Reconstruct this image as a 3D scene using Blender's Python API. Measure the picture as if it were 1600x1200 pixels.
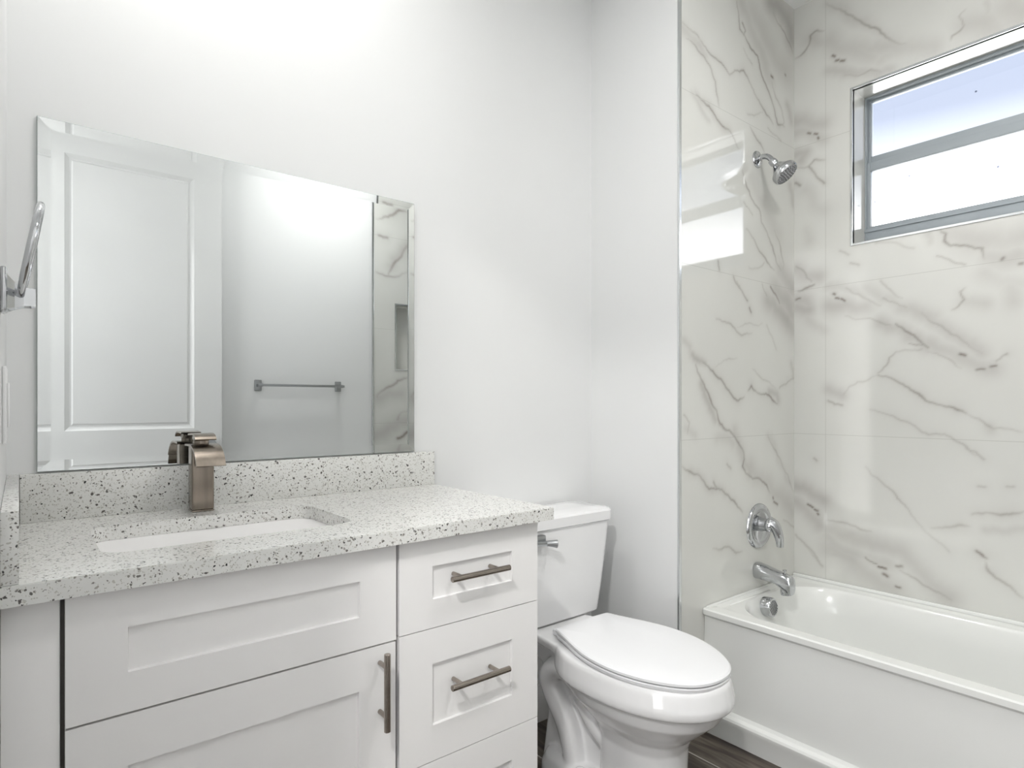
import bpy, bmesh, math, random
import numpy as np
from mathutils import Vector, Matrix
random.seed(7); rng = np.random.default_rng(11)
for o in list(bpy.data.objects): bpy.data.objects.remove(o)
sc = bpy.context.scene
C = sc.collection
PI = math.pi

# ------------------------------------------------------------------ camera
cam = bpy.data.cameras.new('camera'); cam_o = bpy.data.objects.new('camera', cam); C.objects.link(cam_o)
cam_o.location = (0.0, -1.658, 1.147)
cam_o.rotation_euler = (math.radians(90), 0, -math.radians(38.95))
cam.sensor_fit = 'HORIZONTAL'; cam.sensor_width = 36.0; cam.lens = 952.3*36/1600
cam.shift_y = 30.8/1600; cam.clip_start = 0.01
sc.camera = cam_o

# ------------------------------------------------------------------ world, view
w = bpy.data.worlds.new('overcast_sky'); sc.world = w; w.use_nodes = True
nt = w.node_tree; nt.nodes.clear()
out = nt.nodes.new('ShaderNodeOutputWorld'); bg = nt.nodes.new('ShaderNodeBackground')
tc = nt.nodes.new('ShaderNodeTexCoord'); sp = nt.nodes.new('ShaderNodeSeparateXYZ'); cr = nt.nodes.new('ShaderNodeValToRGB')
nt.links.new(tc.outputs['Generated'], sp.inputs[0]); nt.links.new(sp.outputs['Z'], cr.inputs['Fac'])
e = cr.color_ramp.elements
e[0].position = 0.0; e[0].color = (0.98, 0.97, 0.96, 1)
e[1].position = 1.0; e[1].color = (0.09, 0.11, 0.15, 1)
x = e.new(0.25); x.color = (0.80, 0.80, 0.815, 1)
x = e.new(0.30); x.color = (0.27, 0.285, 0.32, 1)
x = e.new(0.37); x.color = (0.124, 0.137, 0.171, 1)
nt.links.new(cr.outputs['Color'], bg.inputs['Color']); bg.inputs['Strength'].default_value = 4.8
nt.links.new(bg.outputs[0], out.inputs['Surface'])
vs = sc.view_settings
vs.view_transform = 'Standard'; vs.look = 'None'; vs.gamma = 1.0; vs.use_curve_mapping = False
vs.exposure = 0.36
sc.cycles.caustics_reflective = False; sc.cycles.caustics_refractive = False
ROOM_LIGHT = 5.2       # watts of the recessed lamp above the sink
DOME_FILL = 9.5  # watts of the unseen dome lamp added as soft fill
HALL_FILL = 34.0  # watts of the unseen hall lamp added as fill

# ------------------------------------------------------------------ measures (metres)
XL, XN, XT, XW = -0.021, 1.739, 1.752, 2.546      # left wall, toilet niche wall, tile start, window wall
YB, YS, YR = 0.0, -0.405, -1.925                   # mirror wall, shower wall, rear wall
ZC = 2.813                                         # ceiling
CT = 0.895                                         # counter top

# ------------------------------------------------------------------ materials
def mat(name, col=(0.8,0.8,0.8), rough=0.5, metal=0.0, **kw):
    m = bpy.data.materials.new(name); m.use_nodes = True
    b = m.node_tree.nodes['Principled BSDF']
    b.inputs['Base Color'].default_value = (*col, 1); b.inputs['Roughness'].default_value = rough
    b.inputs['Metallic'].default_value = metal
    for k, v in kw.items(): b.inputs[k].default_value = v
    return m
def nodes(m): return m.node_tree.nodes, m.node_tree.links, m.node_tree.nodes['Principled BSDF']
def noise_bump(m, scale, strength, dist=0.001, detail=3):
    n, l, b = nodes(m)
    t = n.new('ShaderNodeTexCoord'); z = n.new('ShaderNodeTexNoise'); z.inputs['Scale'].default_value = scale; z.inputs['Detail'].default_value = detail
    bp = n.new('ShaderNodeBump'); bp.inputs['Strength'].default_value = strength; bp.inputs['Distance'].default_value = dist
    l.new(t.outputs['Object'], z.inputs['Vector']); l.new(z.outputs['Fac'], bp.inputs['Height']); l.new(bp.outputs['Normal'], b.inputs['Normal'])
def tint_noise(m, c1, c2, scale, lo=0.35, hi=0.65, stretch=None):
    n, l, b = nodes(m)
    t = n.new('ShaderNodeTexCoord'); z = n.new('ShaderNodeTexNoise'); z.inputs['Scale'].default_value = scale
    if stretch:
        mp = n.new('ShaderNodeMapping'); mp.inputs['Scale'].default_value = stretch
        l.new(t.outputs['Object'], mp.inputs['Vector']); l.new(mp.outputs[0], z.inputs['Vector'])
    else: l.new(t.outputs['Object'], z.inputs['Vector'])
    r = n.new('ShaderNodeValToRGB'); r.color_ramp.elements[0].position = lo; r.color_ramp.elements[1].position = hi
    r.color_ramp.elements[0].color = (*c1, 1); r.color_ramp.elements[1].color = (*c2, 1)
    l.new(z.outputs['Fac'], r.inputs['Fac']); l.new(r.outputs['Color'], b.inputs['Base Color'])
M = {}
M['wall'] = mat('painted_wall', rough=0.55); tint_noise(M['wall'], (0.76,0.767,0.765), (0.775,0.782,0.78), 1.5); noise_bump(M['wall'], 160, 0.05)
M['ceil'] = mat('ceiling_paint', rough=0.8); tint_noise(M['ceil'], (0.85,0.855,0.85), (0.87,0.875,0.87), 2)
M['trim'] = mat('trim_paint', rough=0.3); tint_noise(M['trim'], (0.80,0.80,0.80), (0.83,0.83,0.83), 3)
M['cab'] = mat('cabinet_paint', rough=0.38); tint_noise(M['cab'], (0.875,0.865,0.86), (0.89,0.88,0.875), 2.5)
M['gap_shade'] = mat('gap_shade_paint', rough=0.6); tint_noise(M['gap_shade'], (0.12,0.11,0.10), (0.15,0.14,0.13), 6)  # dark brown that paints in the shade of the gaps between fronts
M['door'] = mat('door_paint', rough=0.35); tint_noise(M['door'], (0.70,0.705,0.70), (0.73,0.735,0.73), 2); noise_bump(M['door'], 220, 0.04)
M['china'] = mat('vitreous_china', rough=0.07, **{'Coat Weight':0.4,'Coat Roughness':0.03}); tint_noise(M['china'], (0.83,0.83,0.835), (0.845,0.845,0.85), 3)
M['seat'] = mat('seat_plastic', rough=0.22); tint_noise(M['seat'], (0.85,0.855,0.87), (0.865,0.87,0.885), 3)
M['acrylic'] = mat('tub_acrylic', rough=0.16, **{'Coat Weight':0.3,'Coat Roughness':0.05}); tint_noise(M['acrylic'], (0.80,0.81,0.79), (0.82,0.83,0.81), 2)
M['chrome'] = mat('chrome', (0.56,0.57,0.585), 0.07, 1.0); noise_bump(M['chrome'], 40, 0.02, 0.0005)
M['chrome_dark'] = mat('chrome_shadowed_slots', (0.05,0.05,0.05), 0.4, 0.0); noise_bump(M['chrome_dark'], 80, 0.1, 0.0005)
M['bar'] = mat('brushed_steel', (0.42,0.43,0.44), 0.28, 1.0); noise_bump(M['bar'], 300, 0.05, 0.0003)
M['nickel'] = mat('brushed_nickel', rough=0.24, metal=1.0); tint_noise(M['nickel'], (0.27,0.232,0.195), (0.33,0.285,0.24), 60, stretch=(1,1,0.05))
M['pull'] = mat('bronze_nickel_pull', rough=0.2, metal=1.0); tint_noise(M['pull'], (0.34,0.30,0.265), (0.40,0.355,0.32), 80, stretch=(0.1,1,1))
M['alu'] = mat('painted_aluminium', rough=0.4); tint_noise(M['alu'], (0.36,0.40,0.43), (0.39,0.43,0.46), 5)
M['edge'] = mat('tile_edge_metal', (0.72,0.74,0.75), 0.18, 1.0); noise_bump(M['edge'], 30, 0.1, 0.0008)
M['plastic'] = mat('white_plastic', rough=0.35); tint_noise(M['plastic'], (0.82,0.82,0.82), (0.84,0.84,0.84), 5)
M['drain'] = mat('rubber_grey', rough=0.5); tint_noise(M['drain'], (0.12,0.12,0.13), (0.2,0.2,0.21), 90)
# mirror
M['mirror'] = mat('mirror_silver', (0.68,0.70,0.70), 0.0, 1.0)
M['mirror_edge'] = mat('mirror_edge_glass', rough=0.2); tint_noise(M['mirror_edge'], (0.30,0.36,0.34), (0.38,0.44,0.42), 20)
# window glass: thin pane, lets the sky through, reflects the room, with dried drops
m = bpy.data.materials.new('window_glass'); m.use_nodes = True; n = m.node_tree.nodes; l = m.node_tree.links
n.remove(n['Principled BSDF']); o_ = n['Material Output']
tr = n.new('ShaderNodeBsdfTransparent'); gl = n.new('ShaderNodeBsdfGlossy'); gl.inputs['Roughness'].default_value = 0.01
fr = n.new('ShaderNodeFresnel'); fr.inputs['IOR'].default_value = 1.5; mx = n.new('ShaderNodeMixShader')
vo = n.new('ShaderNodeTexVoronoi'); vo.inputs['Scale'].default_value = 17; vo.inputs['Randomness'].default_value = 1
tcn = n.new('ShaderNodeTexCoord'); l.new(tcn.outputs['Object'], vo.inputs['Vector'])
rr = n.new('ShaderNodeValToRGB'); rr.color_ramp.elements[0].position = 0.05; rr.color_ramp.elements[0].color = (0.45,0.47,0.52,1)
rr.color_ramp.elements[1].position = 0.085; rr.color_ramp.elements[1].color = (0.96,0.97,0.98,1)
l.new(vo.outputs['Distance'], rr.inputs['Fac']); l.new(rr.outputs['Color'], tr.inputs['Color'])
l.new(fr.outputs[0], mx.inputs[0]); l.new(tr.outputs[0], mx.inputs[1]); l.new(gl.outputs[0], mx.inputs[2]); l.new(mx.outputs[0], o_.inputs['Surface'])
M['glass'] = m
def emis(name, col, s):
    m = bpy.data.materials.new(name); m.use_nodes = True; n = m.node_tree.nodes
    b = n['Principled BSDF']; b.inputs['Base Color'].default_value = (0.9,0.9,0.9,1)
    b.inputs['Emission Color'].default_value = (*col,1); b.inputs['Emission Strength'].default_value = s
    return m
M['lamp'] = emis('lamp_lens', (1.0,0.985,0.96), 22)
M['fill_dome'] = emis('fill_dome_glow', (1.0,0.99,0.97), 4)  # glow of the added fill lamp
# quartz with chips
m = mat('speckled_quartz', rough=0.14); M['quartz'] = m; n, l, b = nodes(m)
t = n.new('ShaderNodeTexCoord'); nz = n.new('ShaderNodeTexNoise'); nz.inputs['Scale'].default_value = 120; nz.inputs['Detail'].default_value = 2
add = n.new('ShaderNodeVectorMath'); add.operation = 'MULTIPLY_ADD'; add.inputs[1].default_value = (0.010,0.010,0.010)
l.new(t.outputs['Object'], nz.inputs['Vector']); l.new(nz.outputs['Color'], add.inputs[0]); l.new(t.outputs['Object'], add.inputs[2])
def chips(scale, cut, edge, seedoff, frac):
    mp = n.new('ShaderNodeMapping'); mp.inputs['Location'].default_value = (seedoff,)*3; l.new(add.outputs[0], mp.inputs[0])
    v = n.new('ShaderNodeTexVoronoi'); v.inputs['Scale'].default_value = scale; l.new(mp.outputs[0], v.inputs['Vector'])
    s = n.new('ShaderNodeSeparateColor'); l.new(v.outputs['Color'], s.inputs[0])
    # chip radius varies by cell; only a fraction of cells hold a chip
    a = n.new('ShaderNodeMath'); a.operation = 'LESS_THAN'; l.new(s.outputs[0], a.inputs[0]); a.inputs[1].default_value = frac
    sz = n.new('ShaderNodeMath'); sz.operation = 'MULTIPLY_ADD'; l.new(s.outputs[1], sz.inputs[0]); sz.inputs[1].default_value = cut; sz.inputs[2].default_value = cut*0.45
    c = n.new('ShaderNodeMath'); c.operation = 'SUBTRACT'; l.new(sz.outputs[0], c.inputs[0]); l.new(v.outputs['Distance'], c.inputs[1])
    d = n.new('ShaderNodeMath'); d.operation = 'MULTIPLY'; d.use_clamp = True; l.new(c.outputs[0], d.inputs[0]); d.inputs[1].default_value = edge
    g = n.new('ShaderNodeMath'); g.operation = 'MULTIPLY'; l.new(d.outputs[0], g.inputs[0]); l.new(a.outputs[0], g.inputs[1])
    return g, s
def mixc(fac, c1, c2):
    q = n.new('ShaderNodeMix'); q.data_type = 'RGBA'; l.new(fac, q.inputs[0])
    if hasattr(c1, 'is_linked'): l.new(c1, q.inputs[6])
    else: q.inputs[6].default_value = (*c1,1)
    if hasattr(c2, 'is_linked'): l.new(c2, q.inputs[7])
    else: q.inputs[7].default_value = (*c2,1)
    return q.outputs[2]
nb = n.new('ShaderNodeTexNoise'); nb.inputs['Scale'].default_value = 30; l.new(t.outputs['Object'], nb.inputs['Vector'])
base = mixc(nb.outputs['Fac'], (0.70,0.70,0.675), (0.78,0.78,0.76))
g3, s3 = chips(330, 0.5, 6, 5.1, 0.35); c0 = mixc(g3.outputs[0], base, (0.50,0.49,0.45))
g1, s1 = chips(190, 0.36, 9, 0.0, 0.50)
dark = n.new('ShaderNodeValToRGB'); dark.color_ramp.elements[0].color = (0.02,0.02,0.022,1); dark.color_ramp.elements[1].color = (0.36,0.34,0.31,1)
l.new(s1.outputs[2], dark.inputs['Fac']); c1 = mixc(g1.outputs[0], c0, dark.outputs['Color'])
g2, s2 = chips(105, 0.24, 9, 2.7, 0.30); c2 = mixc(g2.outputs[0], c1, (0.10,0.09,0.085))
l.new(c2, b.inputs['Base Color'])
# wood look floor planks
m = mat('wood_look_tile', rough=0.3); M['floor'] = m; n, l, b = nodes(m)
t = n.new('ShaderNodeTexCoord'); mp = n.new('ShaderNodeMapping'); mp.inputs['Rotation'].default_value = (0,0,PI/2); mp.inputs['Location'].default_value = (0.05,0.085,0)
l.new(t.outputs['Object'], mp.inputs[0])
br = n.new('ShaderNodeTexBrick'); br.inputs['Scale'].default_value = 1; br.inputs['Brick Width'].default_value = 1.2; br.inputs['Row Height'].default_value = 0.20
br.inputs['Mortar Size'].default_value = 0.0025; br.offset = 0.37; br.inputs['Color1'].default_value = (0.2,0.2,0.2,1); br.inputs['Color2'].default_value = (0.8,0.8,0.8,1); br.inputs['Mortar'].default_value = (0,0,0,1)
l.new(mp.outputs[0], br.inputs['Vector'])
m2 = n.new('ShaderNodeMapping'); m2.inputs['Scale'].default_value = (14,1.6,1); l.new(t.outputs['Object'], m2.inputs[0])
ad = n.new('ShaderNodeVectorMath'); ad.operation = 'MULTIPLY_ADD'; l.new(br.outputs['Color'], ad.inputs[0]); ad.inputs[1].default_value = (3,3,3); l.new(m2.outputs[0], ad.inputs[2])
gz = n.new('ShaderNodeTexNoise'); gz.inputs['Scale'].default_value = 2.0; gz.inputs['Detail'].default_value = 7; gz.inputs['Distortion'].default_value = 1.1; l.new(ad.outputs[0], gz.inputs['Vector'])
r = n.new('ShaderNodeValToRGB'); l.new(gz.outputs['Fac'], r.inputs['Fac']); e = r.color_ramp.elements
e[0].position = 0.33; e[0].color = (0.03,0.022,0.018,1); e[1].position = 0.72; e[1].color = (0.20,0.175,0.145,1); q = e.new(0.5); q.color = (0.085,0.068,0.054,1)
l.new(mixc(br.outputs['Fac'], r.outputs['Color'], (0.50,0.48,0.44)), b.inputs['Base Color'])
# marble look wall tile: veins come from a per-vertex pattern of the printed tile
m = mat('marble_look_tile', rough=0.05, **{'IOR':1.8}); M['marble'] = m; n, l, b = nodes(m)
at = n.new('ShaderNodeAttribute'); at.attribute_name = 'pattern'; s = n.new('ShaderNodeSeparateColor'); l.new(at.outputs['Color'], s.inputs[0])
t = n.new('ShaderNodeTexCoord'); nz = n.new('ShaderNodeTexNoise'); nz.inputs['Scale'].default_value = 3.0; nz.inputs['Detail'].default_value = 4; l.new(t.outputs['Object'], nz.inputs['Vector'])
base = mixc(nz.outputs['Fac'], (0.66,0.66,0.625), (0.725,0.73,0.70))
cA = mixc(s.outputs[1], base, (0.39,0.37,0.35))
cB = mixc(s.outputs[0], cA, (0.20,0.165,0.14))
cC = mixc(s.outputs[2], cB, (0.40,0.40,0.37))
l.new(cC, b.inputs['Base Color'])

# ------------------------------------------------------------------ mesh helpers
def add_box(bm, x0, x1, y0, y1, z0, z1, bev=0.0, seg=2):
    vs_ = [bm.verts.new(p) for p in ((x0,y0,z0),(x1,y0,z0),(x1,y1,z0),(x0,y1,z0),(x0,y0,z1),(x1,y0,z1),(x1,y1,z1),(x0,y1,z1))]
    fs = [bm.faces.new([vs_[i] for i in f]) for f in ((3,2,1,0),(4,5,6,7),(0,1,5,4),(1,2,6,5),(2,3,7,6),(3,0,4,7))]
    if bev > 0:
        ed = list({e for f in fs for e in f.edges})
        bmesh.ops.bevel(bm, geom=ed, offset=bev, segments=seg, affect='EDGES', profile=0.5)
    return vs_
def obj(name, bm, m, parent=None, smooth=False, loc=None):
    bmesh.ops.recalc_face_normals(bm, faces=bm.faces)
    me = bpy.data.meshes.new(name); bm.to_mesh(me); bm.free()
    o = bpy.data.objects.new(name, me); C.objects.link(o); me.materials.append(M[m] if isinstance(m, str) else m)
    if smooth == True:
        for p in me.polygons: p.use_smooth = True
    elif smooth:
        for p in me.polygons: p.use_smooth = True
        me.set_sharp_from_angle(angle=math.radians(smooth))
    if parent is not None:
        o.parent = parent
        o.matrix_parent_inverse = Matrix.Translation(-parent_world(parent))
    return o
def parent_world(p):
    # parts are built in room coordinates, so only a thing's own base offset has to be undone
    return p.location if p.parent is None else Vector((0,0,0))
def box(name, m, ext, parent=None, bev=0.0, seg=2):
    bm = bmesh.new(); add_box(bm, *ext, bev=bev, seg=seg); return obj(name, bm, m, parent, smooth=40 if bev else False)
def thing(name, label, cat, loc, group=None):
    o = bpy.data.objects.new(name, None); C.objects.link(o); o.location = loc; o.empty_display_size = 0.05
    o['label'] = label; o['category'] = cat
    if group: o['group'] = group
    return o
def tag(o, label, cat, group=None):
    o['label'] = label; o['category'] = cat
    if group: o['group'] = group
    return o
def struct(o): o['kind'] = 'structure'; return o
def basis(d):
    d = Vector(d).normalized(); a = Vector((0,0,1)) if abs(d.z) < 0.9 else Vector((1,0,0))
    u = d.cross(a).normalized(); v = d.cross(u).normalized(); return u, v
def add_tube(bm, pts, rad, seg=16, cap=True, ysc=1.0):
    pts = [Vector(p) for p in pts]; rings = []
    if not hasattr(rad, '__len__'): rad = [rad]*len(pts)
    pu = None
    for i, p in enumerate(pts):
        d = (pts[min(i+1,len(pts)-1)] - pts[max(i-1,0)]).normalized()
        if pu is None: pu, pv = basis(d)
        else: pu = (pu - d*pu.dot(d)).normalized(); pv = d.cross(pu).normalized()
        rings.append([bm.verts.new(p + (pu*math.cos(2*PI*k/seg) + pv*math.sin(2*PI*k/seg)*ysc)*rad[i]) for k in range(seg)])
    for a, b_ in zip(rings, rings[1:]):
        for k in range(seg): bm.faces.new((a[k], a[(k+1)%seg], b_[(k+1)%seg], b_[k]))
    if cap: bm.faces.new(rings[0][::-1]); bm.faces.new(rings[-1])
def add_lathe(bm, prof, origin, axis=(0,0,1), seg=40):
    """prof: list of (radius, height along axis)"""
    O = Vector(origin); d = Vector(axis).normalized(); u, v = basis(d); rings = []
    for r_, h in prof:
        if r_ < 1e-6: rings.append([bm.verts.new(O + d*h)])
        else: rings.append([bm.verts.new(O + d*h + (u*math.cos(2*PI*k/seg)+v*math.sin(2*PI*k/seg))*r_) for k in range(seg)])
    for a, b_ in zip(rings, rings[1:]):
        if len(a) == 1 and len(b_) == 1: continue
        for k in range(seg):
            k2 = (k+1)%seg
            if len(a) == 1: bm.faces.new((a[0], b_[k2], b_[k]))
            elif len(b_) == 1: bm.faces.new((a[k], a[k2], b_[0]))
            else: bm.faces.new((a[k], a[k2], b_[k2], b_[k]))
def add_loft(bm, rings, cap0=True, cap1=True):
    R = [[bm.verts.new(p) for p in r] for r in rings]; nn = len(R[0])
    for a, b_ in zip(R, R[1:]):
        for k in range(nn): bm.faces.new((a[k], a[(k+1)%nn], b_[(k+1)%nn], b_[k]))
    if cap0: bm.faces.new(R[0][::-1])
    if cap1: bm.faces.new(R[-1])
    return R
def smooth_path(pts, n=6):
    pts = [Vector(p) for p in pts]; out = []
    P = [pts[0]] + pts + [pts[-1]]
    for i in range(1, len(P)-2):
        for k in range(n):
            t_ = k/n; a, b_, c, d = P[i-1], P[i], P[i+1], P[i+2]
            out.append(0.5*((2*b_) + (c-a)*t_ + (2*a-5*b_+4*c-d)*t_*t_ + (3*b_-a-3*c+d)*t_**3))
    out.append(pts[-1]); return out
def rrect(x0, x1, y0, y1, r_, z, k=6):
    P = []
    for cx, cy, a0 in ((x1-r_, y1-r_, 0), (x0+r_, y1-r_, 90), (x0+r_, y0+r_, 180), (x1-r_, y0+r_, 270)):
        for i in range(k+1):
            a = math.radians(a0 + 90*i/k); P.append(Vector((cx + r_*math.cos(a), cy + r_*math.sin(a), z)))
    return P

# ------------------------------------------------------------------ marble pattern
VEINS = {'shower': [], 'window': [], 'rear': []}
HAZE = {'shower': [], 'window': [], 'rear': []}
#VEINDATA-START
VEINS['shower'] += [
    ([(0.105,2.435), (0.160,2.406), (0.258,2.390), (0.301,2.369), (0.335,2.398), (0.398,2.419), (0.444,2.385), (0.491,2.346), (0.559,2.306), (0.619,2.278)], 0.004, 0.6),
    ([(0.008,2.451), (0.052,2.442), (0.105,2.435)], 0.004, 0.4),
    ([(0.030,2.403), (0.090,2.394), (0.136,2.379), (0.184,2.346), (0.208,2.312), (0.217,2.268), (0.229,2.230)], 0.004, 0.45),
    ([(0.349,2.662), (0.362,2.624), (0.371,2.565), (0.407,2.554), (0.444,2.524), (0.500,2.509), (0.524,2.457), (0.568,2.411), (0.619,2.355), (0.655,2.288), (0.713,2.294)], 0.004, 0.75),
    ([(0.389,2.596), (0.411,2.576), (0.398,2.553)], 0.004, 0.6),
    ([(0.609,2.445), (0.639,2.393), (0.691,2.351), (0.707,2.308), (0.670,2.277)], 0.004, 0.5),
    ([(0.603,2.468), (0.616,2.465)], 0.005, 1),
    ([(0.716,2.511), (0.721,2.509)], 0.005, 0.8),
    ([(0.619,2.728), (0.702,2.687), (0.767,2.643), (0.783,2.622)], 0.004, 0.6),
    ([(0.398,2.502), (0.425,2.478), (0.458,2.464)], 0.003, 0.35),
    ([(0.578,2.251), (0.649,2.239), (0.681,2.227)], 0.003, 0.4),
    ([(0.090,2.228), (0.168,2.212), (0.217,2.180), (0.258,2.164), (0.301,2.162), (0.335,2.138), (0.362,2.112)], 0.004, 0.6),
    ([(0.444,2.217), (0.472,2.195), (0.519,2.173), (0.549,2.146)], 0.004, 0.5),
    ([(0.425,2.261), (0.472,2.268), (0.539,2.300)], 0.003, 0.25),
    ([(0.389,2.036), (0.416,1.983), (0.453,1.942), (0.510,1.914), (0.529,1.862), (0.578,1.820), (0.619,1.770), (0.649,1.718), (0.681,1.696)], 0.004, 0.6),
    ([(0.398,1.916), (0.434,1.899), (0.462,1.880)], 0.003, 0.35),
    ([(0.416,1.817), (0.458,1.794), (0.519,1.744), (0.568,1.716), (0.629,1.689)], 0.004, 0.6),
    ([(0.629,1.850), (0.681,1.775), (0.707,1.726), (0.697,1.703)], 0.004, 0.5),
    ([(0.225,1.666), (0.233,1.634)], 0.004, 0.5),
    ([(0.327,1.623), (0.362,1.589), (0.398,1.564)], 0.004, 0.5),
    ([(0.434,1.672), (0.481,1.676), (0.549,1.708)], 0.003, 0.25),
    ([(0.349,1.607), (0.389,1.573), (0.425,1.543)], 0.004, 0.5),
    ([(0.439,1.517), (0.451,1.501)], 0.004, 0.7),
    ([(0.213,1.455), (0.250,1.449), (0.318,1.438), (0.344,1.423), (0.380,1.407), (0.416,1.416), (0.458,1.422)], 0.004, 0.5),
    ([(0.353,1.436), (0.407,1.453), (0.481,1.454), (0.539,1.466)], 0.003, 0.25),
    ([(0.086,1.283), (0.113,1.243), (0.144,1.203), (0.176,1.163), (0.217,1.121), (0.233,1.079), (0.267,1.055), (0.301,1.047), (0.335,1.029)], 0.0045, 0.75),
    ([(0.129,1.294), (0.192,1.264), (0.241,1.238), (0.296,1.196), (0.327,1.170), (0.362,1.159), (0.402,1.173)], 0.0045, 0.75),
    ([(0.208,1.279), (0.258,1.304), (0.301,1.315), (0.353,1.320)], 0.003, 0.25),
    ([(0.462,1.281), (0.519,1.252), (0.578,1.236), (0.639,1.209)], 0.0035, 0.35),
    ([(0.430,1.198), (0.453,1.216), (0.491,1.192), (0.539,1.185), (0.583,1.182), (0.619,1.159), (0.655,1.146)], 0.0045, 0.7),
    ([(0.670,1.212), (0.734,1.234), (0.794,1.255)], 0.004, 0.4),
    ([(0.598,1.618), (0.629,1.595), (0.670,1.558)], 0.004, 0.8),
    ([(0.568,1.461), (0.609,1.418), (0.644,1.368)], 0.004, 0.2),
    ([(0.016,1.109), (0.049,1.082), (0.038,1.043)], 0.003, 0.4),
    ([(0.534,1.620), (0.568,1.578)], 0.003, 0.3),
    ([(0.225,1.070), (0.267,1.050), (0.301,1.047), (0.335,1.024), (0.362,0.999), (0.398,0.963), (0.402,0.934), (0.389,0.910), (0.416,0.879), (0.462,0.856), (0.519,0.849), (0.568,0.822), (0.593,0.789)], 0.0045, 0.65),
    ([(0.617,0.769), (0.621,0.762)], 0.004, 0.9),
    ([(0.624,0.750), (0.655,0.736)], 0.004, 0.9),
    ([(0.008,0.932), (0.052,0.912), (0.105,0.897), (0.140,0.867), (0.168,0.842), (0.208,0.838), (0.250,0.832), (0.292,0.807), (0.335,0.779), (0.389,0.735)], 0.004, 0.6),
    ([(0.196,0.865), (0.217,0.842)], 0.004, 0.5),
    ([(0.283,0.924), (0.309,0.906)], 0.004, 0.35),
    ([(0.578,1.016), (0.639,0.957), (0.702,0.880), (0.756,0.817), (0.789,0.776)], 0.004, 0.4),
    ([(0.192,0.625), (0.250,0.614), (0.301,0.614), (0.344,0.586), (0.389,0.584)], 0.004, 0.4),
    ([(0.702,0.668), (0.745,0.652), (0.789,0.625)], 0.004, 0.4)]
HAZE['shower'] += [
    ([(0.008,2.429), (0.060,2.418), (0.113,2.407), (0.144,2.386)], 0.025, 0.45),
    ([(0.380,2.670), (0.444,2.608), (0.500,2.555), (0.559,2.500), (0.598,2.452)], 0.045, 0.5),
    ([(0.462,2.665), (0.559,2.602), (0.639,2.538), (0.713,2.522)], 0.06, 0.45),
    ([(0.598,2.761), (0.681,2.763), (0.734,2.748), (0.767,2.680)], 0.05, 0.8),
    ([(0.067,2.225), (0.113,2.195), (0.168,2.161)], 0.014, 0.4),
    ([(0.090,2.228), (0.168,2.212), (0.217,2.180), (0.258,2.164), (0.301,2.162)], 0.02, 0.45),
    ([(0.734,2.391), (0.767,2.331)], 0.02, 0.5),
    ([(0.444,2.024), (0.519,1.961), (0.598,1.896), (0.660,1.834)], 0.045, 0.35),
    ([(0.756,2.060), (0.778,2.011), (0.783,1.985)], 0.02, 0.5),
    ([(0.681,1.701), (0.734,1.655), (0.778,1.634)], 0.05, 0.7),
    ([(0.067,1.318), (0.098,1.301), (0.144,1.290)], 0.014, 0.7),
    ([(0.016,1.363), (0.052,1.344), (0.056,1.313)], 0.014, 0.35),
    ([(0.121,1.217), (0.152,1.163), (0.184,1.121), (0.208,1.089)], 0.018, 0.7),
    ([(0.588,1.195), (0.649,1.186), (0.660,1.160)], 0.018, 0.6),
    ([(0.767,1.316), (0.783,1.262)], 0.014, 0.5),
    ([(0.578,1.559), (0.649,1.530), (0.734,1.495), (0.778,1.462)], 0.045, 0.8),
    ([(0.639,1.612), (0.734,1.575), (0.767,1.525)], 0.055, 0.7),
    ([(0.335,1.048), (0.371,0.979), (0.398,0.929), (0.444,0.877)], 0.026, 0.55),
    ([(0.217,1.019), (0.283,1.021), (0.327,1.000)], 0.022, 0.35),
    ([(0.444,0.902), (0.529,0.856), (0.598,0.814), (0.734,0.739)], 0.04, 0.5),
    ([(0.052,0.912), (0.105,0.897), (0.140,0.867), (0.168,0.842), (0.208,0.838), (0.250,0.832), (0.292,0.807)], 0.016, 0.35),
    ([(0.578,1.016), (0.639,0.957), (0.702,0.880), (0.756,0.817)], 0.018, 0.3),
    ([(0.030,1.061), (0.083,1.037)], 0.018, 0.35),
    ([(0.639,0.780), (0.734,0.728), (0.778,0.691)], 0.04, 0.45)]
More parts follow.
